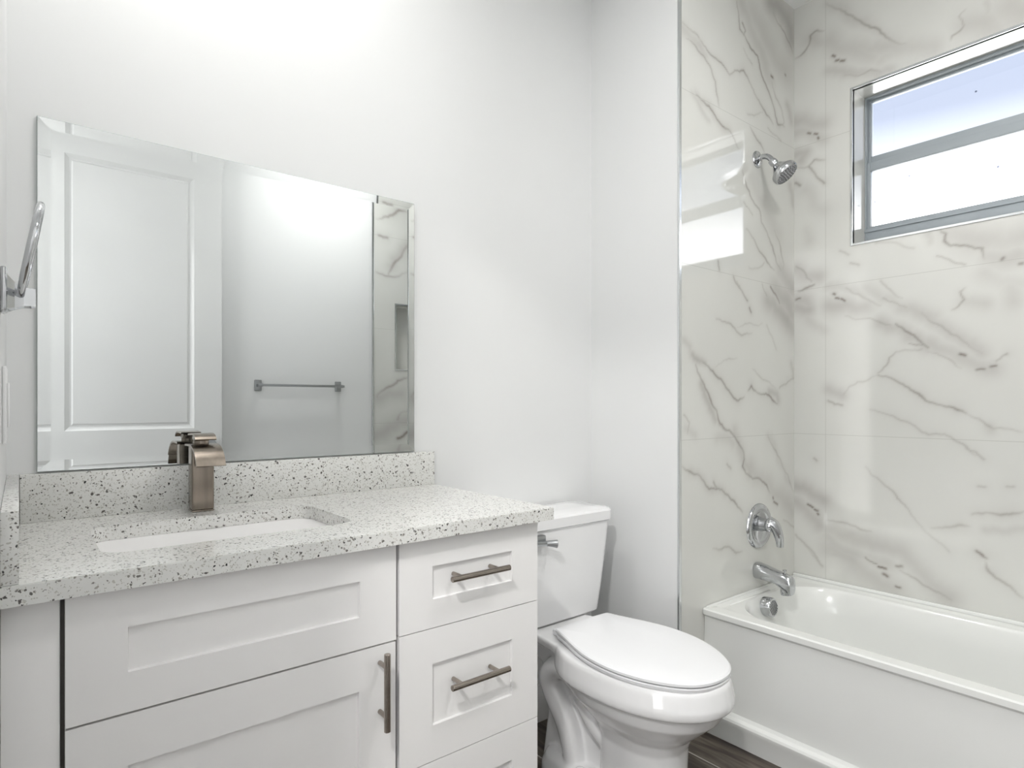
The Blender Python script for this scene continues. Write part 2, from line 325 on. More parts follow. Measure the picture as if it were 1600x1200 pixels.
VEINS['window'] += [
    ([(0.003,2.603), (0.041,2.613), (0.062,2.635), (0.067,2.670), (0.093,2.679), (0.124,2.664)], 0.004, 0.5),
    ([(0.057,2.271), (0.068,2.265)], 0.004, 1),
    ([(0.084,2.259), (0.096,2.253)], 0.004, 1),
    ([(0.098,2.239), (0.101,2.232)], 0.004, 1),
    ([(0.006,2.148), (0.057,2.130), (0.083,2.151), (0.124,2.138)], 0.005, 0.5),
    ([(0.062,2.131), (0.088,2.091), (0.124,2.044)], 0.004, 0.6),
    ([(0.006,2.078), (0.025,2.062)], 0.005, 0.6),
    ([(0.008,1.726), (0.041,1.699), (0.072,1.652)], 0.004, 0.5),
    ([(0.019,1.620), (0.051,1.628), (0.083,1.637)], 0.005, 0.8),
    ([(0.008,1.586), (0.025,1.589)], 0.004, 0.8),
    ([(0.057,0.729), (0.078,0.719)], 0.004, 1),
    ([(0.085,0.712), (0.097,0.708)], 0.004, 1),
    ([(0.097,0.697), (0.100,0.693)], 0.004, 1),
    ([(0.008,0.594), (0.051,0.558), (0.103,0.499)], 0.004, 0.3),
    ([(0.083,0.922), (0.093,0.913)], 0.004, 0.4),
    ([(0.134,2.768), (0.203,2.702), (0.264,2.632), (0.310,2.588), (0.341,2.548), (0.367,2.514), (0.418,2.477)], 0.004, 0.55),
    ([(0.156,2.549), (0.165,2.541)], 0.004, 1),
    ([(0.169,2.523), (0.179,2.521)], 0.004, 1),
    ([(0.187,2.514), (0.201,2.509)], 0.004, 1),
    ([(0.203,2.449), (0.278,2.427), (0.296,2.432), (0.332,2.409)], 0.004, 0.4),
    ([(0.598,2.511), (0.580,2.496), (0.595,2.458), (0.584,2.445), (0.561,2.438), (0.557,2.422)], 0.004, 0.5),
    ([(0.519,1.771), (0.542,1.746), (0.538,1.722), (0.557,1.702), (0.587,1.696), (0.606,1.692), (0.627,1.679), (0.647,1.675), (0.652,1.639)], 0.0045, 0.65),
    ([(0.515,1.674), (0.554,1.653), (0.598,1.629)], 0.0035, 0.4),
    ([(0.184,1.757), (0.217,1.735)], 0.004, 0.25),
    ([(0.224,1.701), (0.255,1.688)], 0.004, 0.3),
    ([(0.314,1.761), (0.443,1.716)], 0.004, 0.2),
    ([(0.700,1.627), (0.704,1.632)], 0.005, 0.8),
    ([(0.746,1.605), (0.754,1.605)], 0.005, 0.7),
    ([(0.160,1.589), (0.165,1.586)], 0.004, 1),
    ([(0.169,1.571), (0.180,1.567)], 0.004, 1),
    ([(0.188,1.565), (0.203,1.555)], 0.004, 1),
    ([(0.208,1.605), (0.264,1.565), (0.332,1.519)], 0.004, 0.25),
    ([(0.205,1.494), (0.269,1.477), (0.296,1.476), (0.332,1.455), (0.367,1.442)], 0.004, 0.4),
    ([(0.332,1.614), (0.367,1.572), (0.406,1.538)], 0.0035, 0.3),
    ([(0.341,1.547), (0.376,1.528), (0.418,1.503)], 0.0035, 0.3),
    ([(0.384,1.445), (0.427,1.408), (0.455,1.382), (0.488,1.349)], 0.0045, 0.85),
    ([(0.427,1.368), (0.451,1.361), (0.480,1.355)], 0.003, 0.5),
    ([(0.467,1.479), (0.515,1.432), (0.557,1.392), (0.602,1.357), (0.645,1.319)], 0.0035, 0.3),
    ([(0.598,1.548), (0.584,1.536), (0.595,1.508), (0.580,1.488), (0.561,1.477)], 0.004, 0.5),
    ([(0.384,1.340), (0.361,1.320), (0.359,1.303), (0.337,1.275), (0.323,1.264)], 0.004, 0.6),
    ([(0.384,1.340), (0.427,1.344), (0.467,1.344)], 0.004, 0.25),
    ([(0.323,1.256), (0.350,1.251), (0.384,1.233), (0.427,1.205), (0.463,1.177), (0.484,1.156), (0.527,1.142), (0.576,1.126), (0.602,1.113)], 0.0045, 0.7),
    ([(0.602,1.113), (0.638,1.096), (0.666,1.071), (0.677,1.063), (0.751,1.055)], 0.004, 0.35),
    ([(0.319,1.259), (0.287,1.238), (0.217,1.212), (0.198,1.185)], 0.004, 0.35),
    ([(0.139,1.159), (0.193,1.141)], 0.004, 0.45),
    ([(0.296,1.124), (0.350,1.108), (0.393,1.089), (0.451,1.060), (0.488,1.036), (0.538,1.040), (0.569,1.019), (0.606,0.992), (0.627,0.969)], 0.004, 0.4),
    ([(0.484,1.334), (0.515,1.327), (0.554,1.302), (0.587,1.269)], 0.0035, 0.4),
    ([(0.584,1.320), (0.598,1.314)], 0.005, 0.9),
    ([(0.631,1.263), (0.652,1.264)], 0.004, 0.7),
    ([(0.670,1.272), (0.684,1.274)], 0.004, 0.8),
    ([(0.685,1.290), (0.704,1.308), (0.713,1.312)], 0.004, 0.5),
    ([(0.279,0.903), (0.335,0.850), (0.389,0.794), (0.431,0.746), (0.468,0.702)], 0.0035, 0.35),
    ([(0.468,0.702), (0.499,0.668), (0.552,0.626)], 0.0035, 0.15),
    ([(0.136,0.676), (0.184,0.674), (0.259,0.658), (0.300,0.656)], 0.005, 0.4),
    ([(0.279,0.552), (0.300,0.540), (0.318,0.535)], 0.004, 1),
    ([(0.325,0.526), (0.350,0.524)], 0.004, 1),
    ([(0.342,0.502), (0.355,0.496)], 0.005, 0.9),
    ([(0.384,0.465), (0.398,0.463)], 0.004, 0.8),
    ([(0.386,0.541), (0.403,0.544)], 0.005, 0.6),
    ([(0.398,0.527), (0.450,0.507), (0.513,0.475), (0.560,0.456)], 0.004, 0.35),
    ([(0.499,0.701), (0.543,0.711), (0.585,0.725), (0.610,0.724)], 0.005, 0.3),
    ([(0.618,0.767), (0.643,0.773), (0.662,0.778), (0.697,0.776), (0.728,0.785), (0.757,0.796)], 0.005, 0.45),
    ([(0.631,0.643), (0.647,0.632), (0.659,0.623)], 0.005, 0.8),
    ([(0.655,0.616), (0.662,0.584), (0.713,0.547), (0.754,0.514)], 0.0045, 0.45),
    ([(0.635,0.865), (0.655,0.865)], 0.004, 0.25),
    ([(0.713,0.872), (0.731,0.874)], 0.004, 0.25),
    ([(0.602,0.994), (0.651,0.958)], 0.004, 0.3),
    ([(0.004,0.595), (0.064,0.540), (0.116,0.485)], 0.004, 0.3)]
HAZE['window'] += [
    ([(0.072,2.657), (0.124,2.617)], 0.03, 0.45),
    ([(0.006,2.337), (0.051,2.320), (0.121,2.285)], 0.035, 0.6),
    ([(0.008,2.287), (0.121,2.222)], 0.03, 0.5),
    ([(0.008,2.196), (0.051,2.193), (0.030,2.167)], 0.025, 0.6),
    ([(0.051,2.038), (0.083,1.966), (0.124,1.935)], 0.03, 0.3),
    ([(0.014,1.715), (0.051,1.676), (0.103,1.668)], 0.03, 0.6),
    ([(0.051,1.868), (0.062,1.823)], 0.025, 0.3),
    ([(0.014,1.585), (0.051,1.575), (0.067,1.541)], 0.03, 0.7),
    ([(0.014,1.553), (0.062,1.537)], 0.028, 0.7),
    ([(0.051,1.516), (0.093,1.464), (0.124,1.446)], 0.022, 0.35),
    ([(0.008,0.799), (0.062,0.788), (0.121,0.758)], 0.03, 0.7),
    ([(0.008,0.734), (0.051,0.707), (0.103,0.651)], 0.03, 0.55),
    ([(0.134,2.768), (0.203,2.702), (0.264,2.632), (0.310,2.588), (0.341,2.548), (0.367,2.514)], 0.022, 0.35),
    ([(0.144,2.613), (0.203,2.555), (0.250,2.524), (0.305,2.479)], 0.04, 0.5),
    ([(0.250,2.539), (0.341,2.497), (0.427,2.459), (0.507,2.422)], 0.035, 0.45),
    ([(0.332,2.453), (0.367,2.462)], 0.03, 0.35),
    ([(0.139,2.496), (0.203,2.459), (0.296,2.424), (0.367,2.404)], 0.022, 0.5),
    ([(0.602,2.458), (0.656,2.437), (0.691,2.403)], 0.04, 0.45),
    ([(0.724,2.458), (0.754,2.422)], 0.06, 0.5),
    ([(0.659,2.504), (0.659,2.444)], 0.014, 0.35),
    ([(0.554,1.752), (0.602,1.724), (0.656,1.700), (0.708,1.680), (0.754,1.692)], 0.05, 0.55),
    ([(0.666,1.645), (0.701,1.630), (0.744,1.635)], 0.035, 0.5),
    ([(0.488,1.758), (0.495,1.728)], 0.016, 0.4),
    ([(0.139,1.621), (0.203,1.606), (0.274,1.566)], 0.022, 0.4),
    ([(0.144,1.542), (0.203,1.540), (0.274,1.521)], 0.034, 0.65),
    ([(0.332,1.455), (0.393,1.430), (0.427,1.394), (0.484,1.352)], 0.026, 0.6),
    ([(0.283,1.594), (0.332,1.548), (0.401,1.510), (0.507,1.460)], 0.024, 0.4),
    ([(0.401,1.501), (0.467,1.474), (0.515,1.432), (0.557,1.392), (0.602,1.357), (0.645,1.319)], 0.026, 0.5),
    ([(0.595,1.504), (0.656,1.487)], 0.024, 0.4),
    ([(0.724,1.529), (0.731,1.486)], 0.03, 0.4),
    ([(0.656,1.591), (0.691,1.560), (0.751,1.542)], 0.03, 0.3),
    ([(0.665,1.071), (0.670,1.058)], 0.018, 0.4),
    ([(0.141,1.206), (0.169,1.190), (0.193,1.180)], 0.024, 0.6),
    ([(0.491,1.365), (0.546,1.334), (0.584,1.305), (0.631,1.280), (0.673,1.265)], 0.03, 0.6),
    ([(0.139,0.641), (0.227,0.621), (0.330,0.606), (0.403,0.598), (0.450,0.554), (0.508,0.494), (0.552,0.464)], 0.036, 0.5),
    ([(0.139,0.560), (0.227,0.531), (0.310,0.481), (0.379,0.453)], 0.04, 0.45),
    ([(0.139,0.606), (0.200,0.560), (0.279,0.552), (0.355,0.545)], 0.034, 0.45),
    ([(0.655,0.719), (0.701,0.721), (0.757,0.740)], 0.014, 0.3)]
VEINS['rear'] += [
    ([(0.019,2.326), (0.071,2.348), (0.132,2.371), (0.177,2.412), (0.231,2.415)], 0.008, 0.6),
    ([(0.102,1.980), (0.150,2.066), (0.204,2.131), (0.250,2.195)], 0.008, 0.7),
    ([(0.019,1.985), (0.088,1.970), (0.159,1.975), (0.250,2.020)], 0.008, 0.6),
    ([(0.037,2.223), (0.097,2.218)], 0.008, 0.5),
    ([(0.022,1.191), (0.101,1.254), (0.171,1.297), (0.266,1.331)], 0.008, 0.6),
    ([(0.171,0.920), (0.242,0.960)], 0.008, 1),
    ([(0.171,1.046), (0.194,1.087), (0.266,1.097)], 0.008, 0.4)]
HAZE['rear'] += [
    ([(0.124,2.039), (0.186,2.120), (0.250,2.195)], 0.04, 0.5),
    ([(0.034,1.181), (0.194,1.213)], 0.05, 0.6),
    ([(0.022,0.946), (0.101,0.984), (0.254,1.023)], 0.06, 0.7)]
#VEINDATA-END
def fractal(pts, amp=0.10, levels=3):
    pts = [np.array(p, float) for p in pts]
    for _ in range(levels):
        o_ = [pts[0]]
        for a, b_ in zip(pts, pts[1:]):
            d = b_[:2]-a[:2]; mid = (a+b_)/2; nrm = np.array([-d[1], d[0]])
            mid[:2] += nrm*rng.uniform(-amp, amp); o_ += [mid, b_]
        pts = o_
    return pts
def pattern(P, veins, haze, joints):
    """P: (n,2) wall coordinates in metres. Returns n x 4 colours: vein, cloud, joint."""
    col = np.zeros((len(P), 4), np.float32); col[:,3] = 1
    def stroke(pts, width, strength, ch, soft):
        for a, b_ in zip(pts, pts[1:]):
            wa = width*3.2
            lo = np.minimum(a[:2], b_[:2])-wa; hi = np.maximum(a[:2], b_[:2])+wa
            idx = np.nonzero((P[:,0]>lo[0])&(P[:,0]<hi[0])&(P[:,1]>lo[1])&(P[:,1]<hi[1]))[0]
            if not len(idx): continue
            q = P[idx]; d = b_[:2]-a[:2]; L2 = max(d@d, 1e-9)
            t_ = np.clip(((q-a[:2])@d)/L2, 0, 1); dist = np.hypot(*(q-(a[:2]+t_[:,None]*d)).T)
            st = a[2]+(b_[2]-a[2])*t_; ww = width*(0.55+0.45*st)
            val = strength*st*np.exp(-(dist/ww)**soft)
            col[idx, ch] = np.maximum(col[idx, ch], val)
    for pts, wd, stg in veins:
        n_ = len(pts); pp = []
        for i, p in enumerate(pts):
            pp.append([p[0], p[1], (0.45 if i in (0, n_-1) and n_ > 3 else 1.0)*(rng.uniform(0.5, 1.15) if n_ > 2 else 1.0)])
        f = fractal(pp)
        stroke(f, wd, stg*1.0, 0, 1.6)
        stroke(f, wd*4.0, stg*0.45, 1, 1.3)
    for pts, wd, stg in haze:
        f = fractal([[p[0], p[1], rng.uniform(0.7, 1.05)] for p in pts], 0.14)
        stroke(f, wd*1.1, stg*0.95, 1, 1.7)
    for x0, y0, x1, y1 in joints:
        if x0 == x1: idx = np.nonzero((abs(P[:,0]-x0)<0.0004)&(P[:,1]>=y0)&(P[:,1]<=y1))[0]
        else: idx = np.nonzero((abs(P[:,1]-y0)<0.0004)&(P[:,0]>=x0)&(P[:,0]<=x1))[0]
        col[idx, 2] = 0.75
    return np.clip(col, 0, 1)
def tile_wall(name, origin, udir, W, H, key, joints, hole=None, nrm=None, thick=0.012, step=0.0045):
    """a tiled wall: printed face as a fine grid plus the sides and back of its slab"""
    us = list(np.linspace(0, W, int(W/step)+1)); zs = list(np.linspace(0, H, int(H/step)+1))
    if hole:
        h = hole
        for v in (h[0], h[1]): us[int(np.argmin(abs(np.array(us)-v)))] = v
        for v in (h[2], h[3]): zs[int(np.argmin(abs(np.array(zs)-v)))] = v
    for j in joints:      # narrow grid rows so that a joint stays a hairline
        L_, v_ = (us, j[0]) if j[0] == j[2] else (zs, j[1])
        k_ = int(np.argmin(abs(np.array(L_)-v_))); L_[k_] = v_
        L_.insert(k_, v_-0.0013); L_.insert(k_+2, v_+0.0013)
    us, zs = np.array(us), np.array(zs); nu, nz_ = len(us), len(zs)
    G = np.stack(np.meshgrid(us, zs, indexing='xy'), -1).reshape(-1, 2)
    O = np.array(origin, float); U = np.array(udir, float)
    co = O + G[:,:1]*U + G[:,1:]*np.array([0,0,1.0])
    ii = np.arange(nu-1)[None,:] + (np.arange(nz_-1)*nu)[:,None]; ii = ii.reshape(-1)
    quads = np.stack([ii, ii+1, ii+1+nu, ii+nu], 1)
    if hole:
        cu = (us[:-1]+us[1:])/2; cz = (zs[:-1]+zs[1:])/2
        m_ = ((cu[None,:]>hole[0])&(cu[None,:]<hole[1])&(cz[:,None]>hole[2])&(cz[:,None]<hole[3])).reshape(-1)
        quads = quads[~m_]
    nn = np.array(nrm, float)
    if np.dot(np.cross(U, [0,0,1]), nn) < 0: quads = quads[:, ::-1]
    # slab back: boxes round the hole
    rects = [(0,W,0,H)] if not hole else [(0,hole[0],0,H),(hole[1],W,0,H),(hole[0],hole[1],0,hole[2]),(hole[0],hole[1],hole[3],H)]
    vv = [tuple(c) for c in co]; ff = quads.tolist()
    for a, b_, c, d in rects:
        base_ = len(vv)
        for off in (0.0006, thick):
            for (u_, z_) in ((a,c),(b_,c),(b_,d),(a,d)): vv.append(tuple(O + u_*U + np.array([0,0,z_]) - nn*off))
        for f in ((0,1,2,3),(7,6,5,4),(0,4,5,1),(1,5,6,2),(2,6,7,3),(3,7,4,0)): ff.append([base_+k for k in f])
    me = bpy.data.meshes.new(name); me.from_pydata(vv, [], ff)
    at_ = me.color_attributes.new('pattern', 'FLOAT_COLOR', 'POINT')
    cols = np.zeros((len(vv), 4), np.float32); cols[:,3] = 1
    cols[:len(G)] = pattern(G, VEINS[key], HAZE[key], joints)
    at_.data.foreach_set('color', cols.reshape(-1)); me.materials.append(M['marble']); me.update()
    o = bpy.data.objects.new(name, me); C.objects.link(o); return struct(o)

# ------------------------------------------------------------------ room shell
T = 0.12
WY0, WY1, WZ0, WZ1 = -1.69, -0.638, 1.776, 2.380    # window opening
struct(box('floor', 'floor', (XL-1.45, XW+T, YR-T, YB+T, -0.1, 0.0)))
struct(box('ceiling', 'ceil', (XL-1.45, XW+T, YR-T, YB+T, ZC, ZC+0.1)))
struct(box('wall_back', 'wall', (XL-T, XN+T, YB, YB+T, 0, ZC)))
struct(box('wall_niche', 'wall', (XN, XT-0.004, YS+0.003, YB, 0, ZC)))
# backing of the shower wall, filled between the toilet niche and the window wall
struct(box('wall_partition', 'wall', (XT-0.004, XW+0.012, YS+0.012, YB, 0, ZC)))
# left wall with the doorway the camera stands in
DY0, DY1, DZ = -1.905, -1.06, 2.46
bm = bmesh.new(); add_box(bm, XL-T, XL, DY1, YB, 0, ZC); add_box(bm, XL-T, XL, YR, DY0, 0, ZC); add_box(bm, XL-T, XL, DY0, DY1, DZ, ZC)
struct(obj('wall_left', bm, 'wall'))
struct(box('wall_rear', 'wall', (XL-1.45, XT+0.004, YR-T, YR, 0, ZC)))
# door casing seen only in the mirror or from the side
# (the leading edge stays behind the plane the camera looks along)
bm = bmesh.new()
add_box(bm, XL-T-0.002, XL+0.0015, DY1-0.018, DY1, 0, DZ); add_box(bm, XL-T-0.002, XL+0.0015, DY0, DY0+0.018, 0, DZ); add_box(bm, XL-T-0.002, XL+0.0015, DY0, DY1, DZ-0.018, DZ)
struct(obj('trim_1', bm, 'trim'))
# tiled walls
tile_wall('wall_shower', (XT, YS, 0), (1,0,0), XW-XT, ZC, 'shower', [(0,1.022,0.8,1.022),(0,1.628,0.8,1.628),(0,2.225,0.8,2.225)], nrm=(0,-1,0))
WH = (-WY1+YS, -WY0+YS, WZ0, WZ1)
tile_wall('wall_right', (XW, YS, 0), (0,-1,0), 1.52, ZC, 'window', [(0.129,0,0.129,ZC),(1.348,0,1.348,ZC),(0,1.022,1.52,1.022),(0,1.622,1.52,1.622),(0,2.222,1.52,2.222)], hole=WH, nrm=(-1,0,0))
NX0, NX1, NZ0, NZ1 = 1.911, 2.20, 1.372, 1.790
tile_wall('wall_rear_tiled', (XT, YR+0.004, 0), (1,0,0), XW-XT, ZC, 'rear', [(0,1.022,0.8,1.022),(0,1.628,0.8,1.628),(0,2.225,0.8,2.225)], hole=(NX0-XT,NX1-XT,NZ0,NZ1), nrm=(0,1,0), step=0.008)
bm = bmesh.new()   # niche recess
for ex in ((NX0-0.01,NX1+0.01,YR-0.10,YR-0.09,NZ0-0.01,NZ1+0.01),(NX0-0.01,NX0,YR-0.09,YR-0.009,NZ0,NZ1),(NX1,NX1+0.01,YR-0.09,YR-0.009,NZ0,NZ1),(NX0,NX1,YR-0.09,YR-0.009,NZ0-0.01,NZ0),(NX0,NX1,YR-0.09,YR-0.009,NZ1,NZ1+0.01)): add_box(bm, *ex)
struct(obj('wall_niche_recess', bm, 'marble'))
bm = bmesh.new()
for ex in ((NX0-0.01,NX0,NZ0-0.01,NZ1+0.01),(NX1,NX1+0.01,NZ0-0.01,NZ1+0.01),(NX0,NX1,NZ0-0.01,NZ0),(NX0,NX1,NZ1,NZ1+0.01)): add_box(bm, ex[0], ex[1], YR-0.006, YR+0.007, ex[2], ex[3])
struct(obj('trim_2', bm, 'edge'))
# outer shell of the window wall (reveal depth) in four blocks, reveal lined with tile
bm = bmesh.new()
X0, X1 = XW+0.012, XW+0.20
g_ = 0.009; add_box(bm, X0, X1, YR-T, WY0-g_, 0, ZC); add_box(bm, X0, X1, WY1+g_, YB+T, 0, ZC); add_box(bm, X0, X1, WY0-g_, WY1+g_, 0, WZ0-g_); add_box(bm, X0, X1, WY0-g_, WY1+g_, WZ1+g_, ZC)
struct(obj('wall_exterior', bm, 'wall'))
bm = bmesh.new()
RX = XW+0.114
add_box(bm, XW+0.0008, RX, WY1-0.0, WY1+0.008, WZ0-0.008, WZ1+0.008); add_box(bm, XW+0.0008, RX, WY0-0.008, WY0, WZ0-0.008, WZ1+0.008)
add_box(bm, XW+0.0008, RX, WY0, WY1, WZ0-0.008, WZ0); add_box(bm, XW+0.0008, RX, WY0, WY1, WZ1, WZ1+0.008)
struct(obj('trim_3', bm, M['marble']))
bm = bmesh.new(); q = 0.009
for a, b_, c, d in ((WY1,WY1+q,WZ0-q,WZ1+q),(WY0-q,WY0,WZ0-q,WZ1+q),(WY0,WY1,WZ0-q,WZ0),(WY0,WY1,WZ1,WZ1+q)): add_box(bm, XW-0.0035, XW+0.0025, a, b_, c, d, 0.001)
struct(obj('trim_4', bm, 'edge'))
# metal tile edges at the tub alcove
bm = bmesh.new(); add_box(bm, XN-0.001, XT, YS-0.004, YS+0.004, 0, ZC, 0.0015); struct(obj('trim_5', bm, 'edge'))
bm = bmesh.new(); add_box(bm, XT-0.012, XT+0.001, YR, YR+0.008, 0, ZC, 0.0015); struct(obj('trim_6', bm, 'edge'))
# baseboards
def board(name, ex):
    bm = bmesh.new(); add_box(bm, *ex, bev=0.003); return struct(obj(name, bm, 'trim', smooth=40))
board('baseboard_back', (1.0, XN-0.015, -0.015, 0, 0.0, 0.135))
board('baseboard_niche', (XN-0.015, XN, YS+0.003, 0, 0.0, 0.135))
board('baseboard_rear', (0.9, XT-0.014, YR, YR+0.015, 0, 0.135))
# window
win = bpy.data.objects.new('window_1', None); C.objects.link(win); win.location = (RX, (WY0+WY1)/2, WZ0); struct(win)
FX = RX
def wframe(name, y0, y1, z0, z1, x0, x1, wl, wr, wb, wt, m='alu'):
    bm = bmesh.new()
    add_box(bm, x0, x1, y0, y0+wl, z0, z1, 0.0015); add_box(bm, x0, x1, y1-wr, y1, z0, z1, 0.0015)
    add_box(bm, x0, x1, y0+wl, y1-wr, z0, z0+wb, 0.0015); add_box(bm, x0, x1, y0+wl, y1-wr, z1-wt, z1, 0.0015)
    return obj(name, bm, m, win, smooth=40)
wframe('frame', WY0, WY1, WZ0, WZ1, FX-0.002, FX+0.05, 0.012, 0.006, 0.075, 0.008)
bm = bmesh.new(); add_box(bm, FX-0.008, FX+0.01, WY0, WY1, WZ0+0.060, WZ0+0.066, 0.001); add_box(bm, FX-0.014, FX+0.01, WY0, WY1, WZ0, WZ0+0.026, 0.001)
obj('sill_track', bm, 'alu', win)
lower = wframe('lower_sash', WY0+0.012, WY1-0.006, WZ0+0.070, 2.118, FX+0.006, FX+0.030, 0.011, 0.011, 0.014, 0.034)
upper = wframe('upper_sash', WY0+0.012, WY1-0.006, 2.112, WZ1-0.008, FX+0.020, FX+0.044, 0.009, 0.009, 0.034, 0.006)
for nme, par, z0, z1, xx in (('pane', lower, WZ0+0.082, 2.086, FX+0.018), ('pane', upper, 2.144, WZ1-0.012, FX+0.032)):
    bm = bmesh.new(); add_box(bm, xx, xx+0.0008, WY0+0.02, WY1-0.014, z0, z1)
    # single-sheet pane: keep only the inner face pair thin
    g = obj(nme, bm, 'glass', par); 

# ------------------------------------------------------------------ door leaf, open against the rear wall
door = bpy.data.objects.new('door_1', None); C.objects.link(door); door.location = (0.02, -1.865, 0.0); struct(door)
DX0, DX1, DF, DT = 0.026, 0.839, -1.850, 0.035
def panel_leaf(bm, x0, x1, z0, z1, yf, th, holes, slope, deep):
    """board facing +y at yf with moulded sunk panels"""
    xs = sorted({x0, x1} | {h[0] for h in holes} | {h[1] for h in holes}); zs = sorted({z0, z1} | {h[2] for h in holes} | {h[3] for h in holes})
    for i in range(len(xs)-1):
        for j in range(len(zs)-1):
            cx, cz = (xs[i]+xs[i+1])/2, (zs[j]+zs[j+1])/2
            if any(h[0]<cx<h[1] and h[2]<cz<h[3] for h in holes): continue
            bm.faces.new([bm.verts.new((a, yf, b_)) for a, b_ in ((xs[i+1],zs[j]),(xs[i],zs[j]),(xs[i],zs[j+1]),(xs[i+1],zs[j+1]))])
    for h in holes:
        prof = [(0,0),(slope*0.15,-0.002),(slope*0.75,-deep),(slope*1.0,-deep),(slope*1.25,-deep*0.45)] if slope > 0.012 else [(0,0),(slope,-deep)]
        prev = None
        for off, dy in prof:
            ring = [bm.verts.new(p) for p in ((h[0]+off,yf+dy,h[2]+off),(h[1]-off,yf+dy,h[2]+off),(h[1]-off,yf+dy,h[3]-off),(h[0]+off,yf+dy,h[3]-off))]
            if prev:
                for k in range(4): bm.faces.new((prev[k], ring[k], ring[(k+1)%4], prev[(k+1)%4]))
            prev = ring
        bm.faces.new(prev)
    a = [bm.verts.new(p) for p in ((x0,yf,z0),(x1,yf,z0),(x1,yf,z1),(x0,yf,z1),(x0,yf-th,z0),(x1,yf-th,z0),(x1,yf-th,z1),(x0,yf-th,z1))]
    for f in ((0,4,5,1),(1,5,6,2),(2,6,7,3),(3,7,4,0),(4,7,6,5)): bm.faces.new([a[k] for k in f])
    bmesh.ops.remove_doubles(bm, verts=bm.verts, dist=1e-5)
bm = bmesh.new(); panel_leaf(bm, DX0, DX1, 0.012, 2.440, DF, DT, [(0.162,0.706,1.020,2.312),(0.162,0.706,0.24,0.885)], 0.026, 0.010)
obj('leaf', bm, 'door', door)
for z in (0.28, 1.22, 2.16):
    bm = bmesh.new(); add_tube(bm, [(0.020,DF+0.004,z-0.045),(0.020,DF+0.004,z+0.045)], 0.0065, 12); add_box(bm, 0.02, 0.030, DF-0.03, DF+0.002, z-0.045, z+0.045)
    obj('hinge', bm, 'bar', door, smooth=40)
bm = bmesh.new(); add_lathe(bm, [(0.0,0),(0.032,0),(0.032,0.005),(0.012,0.009),(0.011,0.028),(0.024,0.036),(0.027,0.046),(0.022,0.056),(0,0.059)], (0.776, DF, 0.935), (0,1,0), 28)
obj('door_knob', bm, 'bar', door, smooth=40)
box('latch_plate', 'bar', (DX1-0.0005, DX1+0.002, DF-0.030, DF-0.005, 0.905, 0.965), door)

# ------------------------------------------------------------------ ceiling lamps: one over the sink, two unseen ones added as fill
def downlight(x_, y_, watts, label, z=ZC):
    t_ = thing('recessed_light', label, 'light', (x_, y_, z), 'recessed ceiling lights')
    bm = bmesh.new(); add_lathe(bm, [(0.070,-0.0022),(0.074,-0.004),(0.092,-0.003),(0.095,0.0)], (x_,y_,z), (0,0,1), 40); obj('trim_ring', bm, 'plastic', t_, smooth=True)
    bm = bmesh.new(); add_lathe(bm, [(0,-0.0022),(0.070,-0.0022)], (x_,y_,z), (0,0,1), 40); obj('lens', bm, 'lamp', t_)
    ld = bpy.data.lights.new('lamp', 'AREA'); ld.shape = 'DISK'; ld.size = 0.15; ld.energy = watts; ld.color = (1.0,0.985,0.965)
    lo = bpy.data.objects.new('lamp', ld); C.objects.link(lo); lo.parent = t_; lo.location = (0,0,-0.006)
    return t_
downlight(0.41, -0.255, ROOM_LIGHT, 'white round recessed ceiling light above the sink, seen mirrored in the window glass')
dm = thing('fill_lamp', 'round opal fill lamp added on the bathroom ceiling, out of view', 'ceiling lamp', (1.45, -1.45, ZC))  # unseen lamp, added for soft fill light
bm = bmesh.new(); add_lathe(bm, [(0.0,0.0),(0.135,0.0),(0.140,-0.010),(0.135,-0.018),(0.0,-0.018)], (1.45,-1.45,ZC), (0,0,1), 48); obj('base', bm, 'plastic', dm, smooth=40)
bm = bmesh.new(); add_lathe(bm, [(0.130,-0.0185),(0.125,-0.034),(0.100,-0.050),(0.055,-0.059),(0.0,-0.062)], (1.45,-1.45,ZC), (0,0,1), 48); obj('shade', bm, 'fill_dome', dm, smooth=True)
ld = bpy.data.lights.new('lamp', 'AREA'); ld.shape = 'DISK'; ld.size = 0.26; ld.energy = DOME_FILL; ld.color = (1.0,0.99,0.975)
lo = bpy.data.objects.new('lamp', ld); C.objects.link(lo); lo.parent = dm; lo.location = (0,0,-0.066)
downlight(-0.75, -1.80, HALL_FILL, 'white round fill light added in the unseen hall outside the doorway')  # invented hall lamp, sends fill light in through the doorway
# the hall outside the doorway
# wide open gap invented in the hall wall so sky light fills the bathroom
bm = bmesh.new(); hx0, hx1 = XL-1.45-T, XL-1.45
add_box(bm, hx0, hx1, YR-T, -1.95, 0, ZC); add_box(bm, hx0, hx1, -0.10, YB+T, 0, ZC); add_box(bm, hx0, hx1, -1.95, -0.10, 2.55, ZC); add_box(bm, hx0, hx1, -1.95, -0.10, 0, 0.05)
struct(obj('wall_hall', bm, 'wall'))
struct(box('wall_hall_end', 'wall', (XL-1.45, XL-T, YB, YB+T, 0, ZC)))

